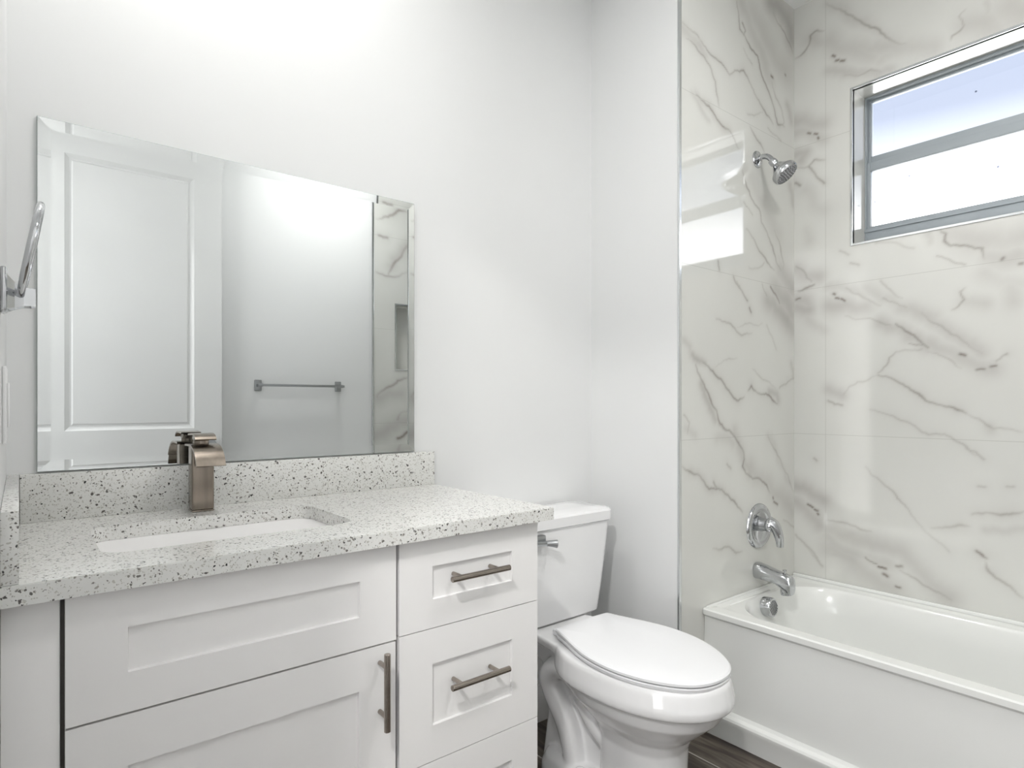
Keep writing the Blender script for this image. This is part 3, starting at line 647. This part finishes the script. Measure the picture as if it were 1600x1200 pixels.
# ------------------------------------------------------------------ vanity
VX0, VX1, VF = XL+0.0003, 0.983, -0.545
van = thing('vanity_cabinet', 'white shaker bathroom vanity with stacked drawers, a door and metal bar pulls', 'cabinet', (0.48, -0.27, 0))
bm = bmesh.new()
add_box(bm, VX0, VX1, VF+0.020, -0.002, 0.095, CT-0.0305); add_box(bm, VX0, VX1, VF+0.09, -0.002, 0.0, 0.095)
obj('carcass', bm, 'cab', van)
bm = bmesh.new(); add_box(bm, 0.0475, VX1-0.004, VF+0.0185, VF+0.0199, 0.10, CT-0.031); obj('front_gap_shade', bm, 'gap_shade', van)  # dark sheet standing in for the shade between door and drawers
box('filler', 'cab', (VX0, 0.0465, VF+0.006, VF+0.0195, 0.095, CT-0.0305), van, 0.0012)
def shaker(name, x0, x1, z0, z1, rail, rz, parent, deep=0.0065):
    """shaker front: frame with a sunk flat panel, facing -y at VF"""
    bm = bmesh.new()
    panel_leaf(bm, x0, x1, z0, z1, 0.0, 0.018, [(x0+rail, x1-rail, z0+rz, z1-rz)], 0.0012, deep)
    for v in bm.verts: v.co.y = VF - v.co.y
    return obj(name, bm, 'cab', parent)
ff = shaker('false_drawer_front', 0.0525, 0.5965, 0.667, 0.8615, 0.079, 0.062, van)
d1 = shaker('drawer_front', 0.6035, VX1-0.004, 0.671, 0.8615, 0.079, 0.060, van)
d2 = shaker('drawer_front', 0.6035, VX1-0.004, 0.388, 0.6690, 0.079, 0.075, van)
d3 = shaker('drawer_front', 0.6035, VX1-0.004, 0.102, 0.386, 0.079, 0.075, van)
dr = shaker('door', 0.0525, 0.5950, 0.102, 0.6635, 0.079, 0.079, van)
def pull(p0, p1, parent):
    p0, p1 = Vector(p0), Vector(p1); bm = bmesh.new(); d = (p1-p0).normalized(); r_ = 0.0066
    add_tube(bm, [p0, p0+d*0.0008, p1-d*0.0008, p1], [r_-0.0008, r_, r_, r_-0.0008], 20)
    for f in (0.18, 0.82):
        c = p0.lerp(p1, f); add_tube(bm, [(c.x, c.y, c.z), (c.x, VF+0.0062, c.z)], 0.0048, 16)
    return obj('handle', bm, 'pull', parent, smooth=40)
PY = -0.5775
pull((0.711,PY,0.7750), (0.867,PY,0.7750), d1); pull((0.711,PY,0.545), (0.867,PY,0.545), d2); pull((0.711,PY,0.245), (0.867,PY,0.245), d3)
hb = pull((0.560,PY,0.505), (0.560,PY,0.657), dr)

# countertop with sink cut-out, backsplash and side splash
cx0, cx1, cy0, cy1 = XL+0.0003, 1.012, -0.568, -0.0005
sx0, sx1, sy0, sy1 = 0.108, 0.558, -0.437, -0.157
ctop = thing('countertop', 'white quartz vanity countertop with dark speckles and a rectangular sink opening', 'countertop', (0.5, -0.28, CT-0.03))
bm = bmesh.new()
def slab_with_hole(bm, z0, z1):
    outer = []; inner = rrect(sx0, sx1, sy0, sy1, 0.040, 0, 8); nI = len(inner)
    cxm, cym = (sx0+sx1)/2, (sy0+sy1)/2
    def onrect(p):
        dx, dy = p.x-cxm, p.y-cym
        t_ = min(((cx1-cxm)/dx if dx > 0 else (cx0-cxm)/dx) if abs(dx) > 1e-9 else 1e9, ((cy1-cym)/dy if dy > 0 else (cy0-cym)/dy) if abs(dy) > 1e-9 else 1e9)
        return Vector((cxm+dx*t_, cym+dy*t_, 0))
    I = [Vector(p) for p in inner]; O = [onrect(p) for p in I]
    # insert true corners
    for c in ((cx1,cy1),(cx0,cy1),(cx0,cy0),(cx1,cy0)):
        k = min(range(nI), key=lambda i: (O[i]-Vector((*c,0))).length); O[k] = Vector((*c,0))
    V = {}
    for z in (z0, z1):
        V[z] = ([bm.verts.new((p.x,p.y,z)) for p in I], [bm.verts.new((p.x,p.y,z)) for p in O])
    for k in range(nI):
        k2 = (k+1)%nI
        bm.faces.new((V[z1][0][k], V[z1][1][k], V[z1][1][k2], V[z1][0][k2]))
        bm.faces.new((V[z0][0][k], V[z0][0][k2], V[z0][1][k2], V[z0][1][k]))
        bm.faces.new((V[z1][1][k], V[z0][1][k], V[z0][1][k2], V[z1][1][k2]))
        bm.faces.new((V[z1][0][k], V[z1][0][k2], V[z0][0][k2], V[z0][0][k]))
slab_with_hole(bm, CT-0.030, CT)
ed = [e for e in bm.edges if all(abs(v.co.z-CT) < 1e-6 for v in e.verts) and any(abs(f.normal.z) < 0.5 for f in e.link_faces)]
bm.normal_update(); ed = [e for e in bm.edges if all(abs(v.co.z-CT) < 1e-6 for v in e.verts) and any(abs(f.normal.z) < 0.5 for f in e.link_faces)]
bmesh.ops.bevel(bm, geom=ed, offset=0.0016, segments=2, affect='EDGES')
obj('slab', bm, 'quartz', ctop)
tag(box('backsplash', 'quartz', (0.0005, 1.012, -0.0200, -0.0005, CT+0.0002, CT+0.1025), None, 0.001), 'long speckled quartz backsplash running below the mirror', 'backsplash')
tag(box('side_splash', 'quartz', (cx0, -0.0003, -0.566, -0.0005, CT+0.0002, CT+0.1025), None, 0.001), 'short speckled quartz side splash against the left wall', 'side splash')
# sink bowl
sink = thing('undermount_sink', 'white rectangular undermount sink set in the speckled countertop', 'sink', (0.333,-0.30,CT-0.16))
bm = bmesh.new()
rings = []
def grow(g, z, r_): return rrect(sx0-g, sx1+g, sy0-g, sy1+g, r_, z, 8)
rings += [grow(0.024, CT-0.0306, 0.04), grow(0.002, CT-0.0306, 0.03), grow(-0.001, CT-0.034, 0.03), grow(-0.010, CT-0.10, 0.04), grow(-0.016, CT-0.145, 0.05), grow(-0.035, CT-0.163, 0.05), grow(-0.09, CT-0.168, 0.04)]
back = [grow(-0.09, CT-0.176, 0.04), grow(-0.03, CT-0.172, 0.055), grow(0.0, CT-0.13, 0.05), grow(0.024, CT-0.045, 0.045)]
R = add_loft(bm, rings, False, True)
obj('bowl', bm, 'china', sink, smooth=35)
bm = bmesh.new(); add_loft(bm, back[::-1], False, True); obj('underside', bm, 'china', sink, smooth=35)
bm = bmesh.new(); add_lathe(bm, [(0.0,0.004),(0.018,0.004),(0.021,0.002),(0.028,0.0015),(0.030,-0.001)], (0.333,-0.285,CT-0.1675), (0,0,1), 28); obj('drain', bm, 'nickel', sink, smooth=True)

# ------------------------------------------------------------------ faucet
FXc = 0.3345
fa = thing('waterfall_faucet', 'brushed bronze-nickel waterfall faucet with curved spout behind the sink', 'faucet', (FXc, -0.08, CT))
box('base_plate', 'nickel', (FXc-0.0235, FXc+0.0235, -0.098, -0.054, CT+0.0003, CT+0.004), fa, 0.001)
box('body', 'nickel', (FXc-0.0235, FXc+0.0235, -0.098, -0.054, CT+0.004, CT+0.152), fa, 0.0035, 3)
def curl(pts, hw, th, taper=None):
    """a bent strip: pts = (y,z) centre line, width 2*hw along x, thickness th"""
    bm = bmesh.new(); P = smooth_path([(0,a,b_) for a, b_ in pts], 6); rings = []
    for i, p in enumerate(P):
        d = (P[min(i+1,len(P)-1)]-P[max(i-1,0)]).normalized(); nr = Vector((0,-d.z,d.y))
        w_ = hw if not taper else hw*(taper[0]+(taper[1]-taper[0])*i/(len(P)-1))
        rings.append([Vector((FXc-w_,p.y,p.z))+nr*th/2, Vector((FXc+w_,p.y,p.z))+nr*th/2, Vector((FXc+w_,p.y,p.z))-nr*th/2, Vector((FXc-w_,p.y,p.z))-nr*th/2])
    add_loft(bm, rings); bmesh.ops.bevel(bm, geom=list(bm.edges), offset=0.0006, segments=1, affect='EDGES') if False else None
    return bm
zt = CT+0.155
bm = curl([(-0.052,zt),(-0.085,zt+0.001),(-0.118,zt-0.001),(-0.145,zt-0.011),(-0.163,zt-0.027),(-0.172,zt-0.043)], 0.0305, 0.0045)
obj('spout', bm, 'nickel', fa, smooth=40)
bm = bmesh.new(); add_lathe(bm, [(0.017,0),(0.017,0.010),(0.0135,0.012),(0.0135,0.019)], (FXc,-0.073,zt), (0,0,1), 24); add_box(bm, FXc-0.016, FXc+0.016, -0.092, -0.056, zt+0.010, zt+0.022, 0.003)
obj('cartridge_neck', bm, 'nickel', fa, smooth=40)
bm = curl([(-0.045,zt+0.024),(-0.075,zt+0.026),(-0.098,zt+0.0255),(-0.114,zt+0.021),(-0.122,zt+0.014)], 0.0225, 0.0035)
obj('lever', bm, 'nickel', fa, smooth=40)

# ------------------------------------------------------------------ mirror
mi = thing('wall_mirror', 'large frameless rectangular mirror with slanted glass edges above the sink', 'mirror', (0.49, -0.003, 1.001))
mx0, mx1, mz0, mz1 = 0.030, 0.947, 1.0015, 1.7625
bm = bmesh.new(); bw = 0.023
F = [bm.verts.new(p) for p in ((mx0+bw,-0.0060,mz0+bw),(mx1-bw,-0.0060,mz0+bw),(mx1-bw,-0.0060,mz1-bw),(mx0+bw,-0.0060,mz1-bw))]
E_ = [bm.verts.new(p) for p in ((mx0,-0.0072,mz0),(mx1,-0.0072,mz0),(mx1,-0.0072,mz1),(mx0,-0.0072,mz1))]
bm.faces.new(F)
for k in range(4): bm.faces.new((F[k], E_[k], E_[(k+1)%4], F[(k+1)%4]))
obj('glass', bm, 'mirror', mi)
bm = bmesh.new(); add_box(bm, mx0-0.0008, mx1+0.0008, -0.0059, -0.0005, mz0-0.0008, mz1+0.0008); obj('backing', bm, 'mirror_edge', mi)

# ------------------------------------------------------------------ towel ring on the left wall
tr_ = thing('towel_ring', 'chrome towel ring on the left wall beside the mirror', 'towel ring', (XL, -0.56, 1.30))
bm = bmesh.new(); add_box(bm, XL, XL+0.008, -0.585, -0.530, 1.274, 1.334, 0.003); obj('wall_plate', bm, 'chrome', tr_, smooth=40)
bm = bmesh.new()
rings = []
for f, hy, zt_, zb_ in ((0.0,0.022,1.326,1.276),(0.010,0.016,1.315,1.280),(0.020,0.0135,1.309,1.283),(0.033,0.013,1.308,1.284)):
    rings.append([Vector((XL+0.006+f, -0.557-hy, zb_)), Vector((XL+0.006+f, -0.557+hy, zb_)), Vector((XL+0.006+f, -0.557+hy, zt_)), Vector((XL+0.006+f, -0.557-hy, zt_))])
add_loft(bm, rings); obj('post', bm, 'chrome', tr_)
bm = bmesh.new(); P = []
for k in range(49):
    a = math.radians(-90 + 360*k/48)
    zz = 1.363 + 0.066*math.sin(a); yy = -0.557 + 0.066*math.cos(a)
    P.append((XL+0.022 + (zz-1.297)*0.175, yy, zz))
add_tube(bm, P, 0.0048, 12, cap=False); obj('ring', bm, 'chrome', tr_, smooth=True)
# light switch
sw = thing('light_switch', 'white light switch plate on the left wall below the towel ring', 'light switch', (XL, -0.40, 1.15))
box('plate', 'plastic', (XL, XL+0.006, -0.44, -0.36, 1.085, 1.205), sw, 0.002)
box('rocker', 'plastic', (XL+0.006, XL+0.009, -0.417, -0.383, 1.11, 1.18), sw, 0.001)

# ------------------------------------------------------------------ towel bar on the rear wall
tb = thing('towel_bar', 'square-bracketed metal towel bar on the wall facing the mirror', 'towel bar', (1.28, YR, 1.25))
for xx in (1.045, 1.515):
    bm = bmesh.new(); add_box(bm, xx-0.020, xx+0.020, YR, YR+0.008, 1.220, 1.282, 0.004); add_box(bm, xx-0.009, xx+0.009, YR+0.006, YR+0.066, 1.242, 1.260, 0.002); obj('bracket', bm, 'bar', tb, smooth=40)
box('bar', 'bar', (1.030, 1.530, YR+0.058, YR+0.070, 1.244, 1.258), tb, 0.0015)

# ------------------------------------------------------------------ toilet
TX = 1.392
to = thing('toilet', 'white two-piece elongated toilet between the vanity and the tub', 'toilet', (TX, -0.40, 0))
def egg(z, yf, yb, hw, k=48, ef=2.0, eb=2.6, ym=None):
    """closed outline: wider near the middle, rounder in front; TX centred"""
    if ym is None: ym = yb + (yf-yb)*0.46
    P = []
    for i in range(k):
        a = 2*PI*i/k; c, s_ = math.cos(a), math.sin(a)
        ex = ef if s_ < 0 else eb
        xx = hw*math.copysign(abs(c)**(2/ex), c)
        yy = ym + ((ym-yf) if s_ < 0 else (yb-ym))*math.copysign(abs(s_)**(2/ex), s_)
        P.append(Vector((TX+xx, yy, z)))
    return P
bm = bmesh.new()
add_loft(bm, [egg(z, yf, yb, hw, eb=eb, ef=ef) for z, yf, yb, hw, ef, eb in (
    (0.0,-0.672,-0.44,0.112,2.2,6),(0.02,-0.668,-0.44,0.108,2.2,6),(0.12,-0.662,-0.44,0.100,2.2,6),(0.20,-0.665,-0.44,0.101,2.2,5),(0.235,-0.680,-0.42,0.112,2.2,4),
    (0.27,-0.720,-0.38,0.142,2.1,3.0),(0.31,-0.762,-0.32,0.168,2.1,2.6),(0.348,-0.782,-0.28,0.181,2.1,2.6),(0.352,-0.797,-0.265,0.191,2.1,2.6),
    (0.372,-0.800,-0.26,0.192,2.1,2.6),(0.415,-0.790,-0.26,0.186,2.1,2.6),(0.425,-0.783,-0.265,0.180,2.1,2.6))])
# deck that carries the tank
def deck(z, hw0, hw1, yb, ym): return [Vector((TX+a, b_, z)) for a, b_ in ((hw0,yb),(hw0,-0.16),(hw0+0.01,-0.22),(hw1,ym),(hw1*0.7,-0.40),(-hw1*0.7,-0.40),(-hw1,ym),(-hw0-0.01,-0.22),(-hw0,-0.16),(-hw0,yb))]
add_loft(bm, [deck(0.384,0.085,0.11,-0.03,-0.31), deck(0.394,0.116,0.138,-0.02,-0.31), deck(0.418,0.122,0.145,-0.018,-0.31), deck(0.424,0.118,0.14,-0.022,-0.31)])
# middle web and foot
def web(z, hw, y0, y1): return rrect(TX-hw, TX+hw, y0, y1, 0.03, z, 4)
add_loft(bm, [web(0.0,0.075,-0.50,-0.17), web(0.15,0.060,-0.50,-0.18), web(0.30,0.062,-0.50,-0.15), web(0.37,0.085,-0.50,-0.10)])
add_loft(bm, [rrect(TX-hw, TX+hw, y0, y1, min(r_, hw*0.95), z, 8) for z, hw, y0, y1, r_ in ((0.0,0.138,-0.52,-0.20,0.08),(0.03,0.136,-0.52,-0.20,0.08),(0.055,0.126,-0.51,-0.21,0.08),(0.072,0.105,-0.50,-0.23,0.08))])
for s_ in (-1, 1):
    add_tube(bm, smooth_path([(TX+s_*xx, yy, zz) for xx, yy, zz in ((0.05,-0.40,0.27),(0.070,-0.355,0.300),(0.078,-0.31,0.328),(0.082,-0.262,0.322),(0.084,-0.235,0.290),(0.080,-0.240,0.255),(0.080,-0.268,0.215),(0.080,-0.300,0.175),(0.080,-0.325,0.125),(0.080,-0.340,0.07),(0.080,-0.345,0.02))]), 0.0365, 20)
    add_tube(bm, smooth_path([(TX+s_*xx, yy, zz) for xx, yy, zz in ((0.10,-0.375,0.335),(0.088,-0.370,0.290),(0.078,-0.385,0.245),(0.072,-0.420,0.200),(0.062,-0.475,0.160))]), 0.028, 16)
    add_lathe(bm, [(0.017,0.0),(0.017,0.012),(0.013,0.022),(0,0.026)], (TX+s_*0.115,-0.395,0.058), (0,0,1), 20)
ob = obj('bowl', bm, 'china', to, smooth=True)
rm = ob.modifiers.new('blend', 'REMESH'); rm.mode = 'VOXEL'; rm.voxel_size = 0.0045; rm.use_smooth_shade = True
sm = ob.modifiers.new('soften', 'SMOOTH'); sm.factor = 0.5; sm.iterations = 5
# seat and lid
def seat_outline(z, g=0.0, k=64):
    """elongated lid outline with a straight back and waisted rear"""
    half = [(-0.0,-0.786-g),(0.045,-0.780-g),(0.090,-0.757-g),(0.128,-0.715),(0.158,-0.660),(0.176,-0.600),(0.182,-0.540),(0.177,-0.480),(0.163,-0.425),(0.147,-0.380),(0.134,-0.345),(0.124,-0.315),(0.118,-0.296),(0.108,-0.288),(0.06,-0.286),(0.0,-0.285)]
    P = [Vector((x_*(1+g/0.18), y_, 0)) for x_, y_ in half]; P = smooth_path(P, 3)
    L = [Vector((TX+p.x, p.y, z+(p.y+0.54)*0.0)) for p in P]; Rr = [Vector((TX-p.x, p.y, z)) for p in P[1:-1]][::-1]
    return L+Rr
def inset(P, d):
    c = Vector((TX, -0.53, P[0].z)); return [p + (c-p).normalized()*d for p in P]
def tilt(bm_):
    for v in bm_.verts: v.co.z += (v.co.y+0.53)*0.022
bm = bmesh.new(); add_loft(bm, [inset(seat_outline(0.4265),0.006), inset(seat_outline(0.428),0.003), inset(seat_outline(0.436),0.001), inset(seat_outline(0.4385),0.004), inset(seat_outline(0.4388),0.012)]); tilt(bm); obj('seat_ring', bm, 'seat', to, smooth=30)
bm = bmesh.new(); add_loft(bm, [inset(seat_outline(0.4408),0.012), inset(seat_outline(0.4412),0.003), inset(seat_outline(0.4435),0.0), inset(seat_outline(0.450),0.0), inset(seat_outline(0.4535),0.004), inset(seat_outline(0.456),0.02), inset(seat_outline(0.457),0.10)]); tilt(bm); obj('lid', bm, 'seat', to, smooth=30)
for s_ in (-1,1):
    bm = bmesh.new(); add_box(bm, TX+s_*0.075-0.022, TX+s_*0.075+0.022, -0.288, -0.255, 0.4245, 0.444, 0.005); obj('seat_hinge', bm, 'seat', to, smooth=40)
# tank
def tk(z, hw, yf, yb, r_): return rrect(TX-hw, TX+hw, yf, yb, r_, z, 8)
bm = bmesh.new(); add_loft(bm, [tk(0.4270,0.184,-0.190,-0.03,0.03), tk(0.433,0.192,-0.196,-0.028,0.035), tk(0.52,0.204,-0.203,-0.024,0.035), tk(0.64,0.219,-0.209,-0.02,0.035), tk(0.7415,0.230,-0.214,-0.018,0.035)])
obj('tank', bm, 'china', to, smooth=35)
bm = bmesh.new(); add_loft(bm, [tk(0.7425,0.232,-0.217,-0.016,0.035), tk(0.746,0.237,-0.222,-0.012,0.038), tk(0.776,0.237,-0.222,-0.012,0.038), tk(0.783,0.232,-0.217,-0.016,0.036), tk(0.786,0.222,-0.206,-0.026,0.03), tk(0.787,0.15,-0.15,-0.08,0.02)])
obj('tank_lid', bm, 'china', to, smooth=35)
lv = thing  # lever
bm = bmesh.new(); add_box(bm, 1.195, 1.292, -0.232, -0.209, 0.707, 0.733, 0.004); add_tube(bm, [(1.225,-0.232,0.712),(1.30,-0.243,0.708)], 0.008, 12)
P = smooth_path([(1.285,-0.240,0.708),(1.300,-0.248,0.708),(1.316,-0.256,0.706)], 4)
add_tube(bm, P, [0.008+0.005*i/(len(P)-1) for i in range(len(P))], 14)
obj('flush_lever', bm, 'bar', to, smooth=40)

# ------------------------------------------------------------------ bathtub
tub = thing('bathtub', 'white alcove bathtub with a smooth front apron below the window', 'bathtub', ((1.878+XW)/2, -1.165, 0))
ax, zr = 1.878, 0.425
bx0, bx1, by0, by1 = ax, XW-0.001, YR+0.005, YS-0.001
def rim_ring(g0, g1, ge, gf, r_, z, k=10): return rrect(bx0+g0, bx1-g1, by0+ge, by1-gf, r_, z, k)
bm = bmesh.new()
prof = [  # front, wall side, far end, faucet end, corner radius, z
    (0.012,0.0,0.0,0.0,0.004,zr-0.030),(0.0,0.0,0.0,0.0,0.004,zr-0.020),(0.0,0.0,0.0,0.0,0.004,zr-0.004),(0.005,0.0,0.0,0.0,0.004,zr),
    (0.050,0.012,0.02,0.018,0.01,zr),(0.055,0.022,0.03,0.030,0.02,zr-0.006),(0.060,0.040,0.06,0.036,0.12,zr-0.006),(0.067,0.050,0.085,0.050,0.17,zr-0.008),
    (0.074,0.058,0.095,0.057,0.18,zr-0.020),(0.085,0.070,0.14,0.075,0.19,zr-0.10),(0.105,0.090,0.22,0.100,0.18,0.16),(0.145,0.13,0.30,0.20,0.15,0.10),(0.21,0.20,0.40,0.28,0.10,0.085)]
add_loft(bm, [rim_ring(*p) for p in prof], cap0=False, cap1=True)
obj('basin', bm, 'acrylic', tub, smooth=35)
# apron: vertical profile extruded along y
bm = bmesh.new()
ap = [(0.012,zr-0.030),(0.0125,zr-0.05),(0.010,0.30),(0.008,0.18),(0.006,0.098),(0.000,0.088),(-0.014,0.083),(-0.018,0.076),(-0.018,0.066),(-0.016,0.060),(-0.012,0.001),(0.035,0.001),(0.035,zr-0.030)]
ra = [[Vector((ax+a, yy, z)) for a, z in ap] for yy in (by1, by0)]
add_loft(bm, ra); obj('apron', bm, 'acrylic', tub, smooth=25)
# raised tile bead at the walls
bm = bmesh.new(); add_box(bm, bx1-0.016, bx1, by0, by1, zr-0.002, zr+0.012, 0.005, 3); add_box(bm, bx0+0.02, bx1-0.016, by1-0.013, by1, zr-0.002, zr+0.004, 0.002)
obj('tiling_flange', bm, 'acrylic', tub, smooth=40)
# groove embossed on the faucet deck
bm = bmesh.new(); add_tube(bm, [(ax+0.12,by1-0.034,zr-0.0085),(ax+0.40,by1-0.034,zr-0.0085)], 0.005, 12); obj('deck_rib', bm, 'acrylic', tub, smooth=True)
# overflow
oc = Vector((2.190, YS-0.062, 0.382))
od = Vector((0.0,-1,0.10)).normalized()
bm = bmesh.new(); add_lathe(bm, [(0.0,0),(0.036,0),(0.036,0.030),(0.033,0.035),(0.029,0.036),(0.0,0.036)], oc, od, 36)
ov = obj('overflow_cover', bm, 'chrome', tub, smooth=40)
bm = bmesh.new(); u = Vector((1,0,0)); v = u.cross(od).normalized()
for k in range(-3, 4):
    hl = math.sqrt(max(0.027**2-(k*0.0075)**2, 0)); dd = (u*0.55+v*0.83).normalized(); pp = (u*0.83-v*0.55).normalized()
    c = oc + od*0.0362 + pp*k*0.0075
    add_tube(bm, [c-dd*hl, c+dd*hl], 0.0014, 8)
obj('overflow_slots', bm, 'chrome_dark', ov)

# ------------------------------------------------------------------ shower fittings
sx = 2.247
sh = thing('overhead_shower', 'chrome shower head on a bent arm high on the marble tile wall', 'shower', (sx, YS, 2.10))
bm = bmesh.new(); add_lathe(bm, [(0.0,0.012),(0.012,0.012),(0.016,0.009),(0.030,0.006),(0.033,0.002),(0.033,0.0)], (sx,YS,2.103), (0,-1,0), 36); obj('wall_flange', bm, 'chrome', sh, smooth=40)
arm = smooth_path([(sx,YS-0.002,2.103),(sx,YS-0.025,2.107),(sx,YS-0.048,2.097),(sx,YS-0.066,2.074)], 6)
bm = bmesh.new(); add_tube(bm, arm, 0.0105, 18); obj('arm', bm, 'chrome', sh, smooth=40)
hd = Vector((0.12,-0.58,-0.70)).normalized(); hp = Vector((sx,YS-0.062,2.077))
bm = bmesh.new(); add_lathe(bm, [(0.0,-0.004),(0.014,-0.004),(0.0155,0.002),(0.0155,0.014),(0.013,0.017),(0.012,0.021),(0.019,0.027),(0.024,0.036),(0.036,0.050),(0.047,0.060),(0.0485,0.066),(0.0485,0.078),(0.045,0.083),(0.042,0.083)], hp, hd, 40); obj('head_shell', bm, 'chrome', sh, smooth=40)
bm = bmesh.new(); add_lathe(bm, [(0.0425,0.0815),(0.0,0.0822)], hp, hd, 40); fc = obj('spray_face', bm, 'drain', sh, smooth=True)
u, v = basis(hd); bm = bmesh.new()
for rr_, cnt in ((0.010,6),(0.020,12),(0.030,18),(0.038,22)):
    for k in range(cnt):
        a = 2*PI*k/cnt; c = hp + hd*0.0815 + (u*math.cos(a)+v*math.sin(a))*rr_
        add_lathe(bm, [(0.0018,0.0),(0.0014,0.0028),(0.0,0.003)], c, hd, 6)
obj('nozzles', bm, 'chrome', fc, smooth=True)
a = (u+v*0.2).normalized(); a = Vector((0.9,-0.3,0.25)); a = (a-hd*a.dot(hd)).normalized()
bm = bmesh.new(); c = hp+hd*0.072+a*0.045; add_tube(bm, [c, c+a*0.020], [0.004,0.003], 10); obj('spray_tab', bm, 'chrome', sh, smooth=40)

vx, vz = 2.257, 0.668
va = thing('shower_valve', 'chrome round shower valve plate with a curved lever handle above the tub spout', 'shower valve', (vx, YS, vz))
bm = bmesh.new(); add_lathe(bm, [(0.0,0.006),(0.052,0.006),(0.057,0.010),(0.066,0.014),(0.080,0.012),(0.086,0.007),(0.088,0.0)], (vx,YS,vz), (0,-1,0), 56); obj('escutcheon', bm, 'chrome', va, smooth=40)
bm = bmesh.new(); add_lathe(bm, [(0.027,0.004),(0.027,0.016),(0.024,0.020),(0.024,0.036),(0.022,0.040)], (vx,YS,vz+0.008), (0,-1,0), 32); obj('sleeve', bm, 'bar', va, smooth=40)
bm = bmesh.new(); add_lathe(bm, [(0.022,0.034),(0.027,0.040),(0.027,0.052),(0.022,0.060),(0,0.064)], (vx,YS,vz+0.008), (0,-1,0), 32)
P = smooth_path([(vx,YS-0.045,vz+0.018),(vx+0.004,YS-0.062,vz+0.010),(vx+0.008,YS-0.074,vz-0.015),(vx+0.012,YS-0.080,vz-0.045),(vx+0.014,YS-0.080,vz-0.070)], 5)
nP = len(P); add_tube(bm, P, [0.026-0.013*(i/(nP-1))**0.8 for i in range(nP)], 18)
obj('lever_handle', bm, 'chrome', va, smooth=40)

spt = thing('tub_spout', 'chrome tub spout with a diverter knob on the marble tile wall above the rim', 'tub spout', (2.235, YS, 0.48))
bm = bmesh.new(); rings = []
qx = 2.245
for yy, zc, hw, hh in ((0.0,0.497,0.030,0.031),(0.006,0.497,0.031,0.032),(0.04,0.494,0.0290,0.0290),(0.08,0.487,0.0265,0.0265),(0.105,0.478,0.0255,0.0310),(0.124,0.470,0.0250,0.0350),(0.137,0.465,0.0240,0.0345),(0.142,0.463,0.0215,0.0310)):
    rings.append([Vector((qx+hw*math.copysign(abs(math.cos(a))**0.75, math.cos(a)), YS-yy, zc+hh*math.copysign(abs(math.sin(a))**0.75, math.sin(a)))) for a in [2*PI*k/28 for k in range(28)]])
add_loft(bm, rings); add_tube(bm, [(qx,YS-0.116,0.462),(qx,YS-0.118,0.428)], [0.021,0.020], 20)
obj('spout', bm, 'chrome', spt, smooth=50)
bm = bmesh.new(); add_lathe(bm, [(0.003,0),(0.003,0.010),(0.0075,0.012),(0.0075,0.016),(0,0.018)], (qx,YS-0.112,0.504), (0,0,1), 16); obj('diverter_knob', bm, 'chrome', spt, smooth=40)
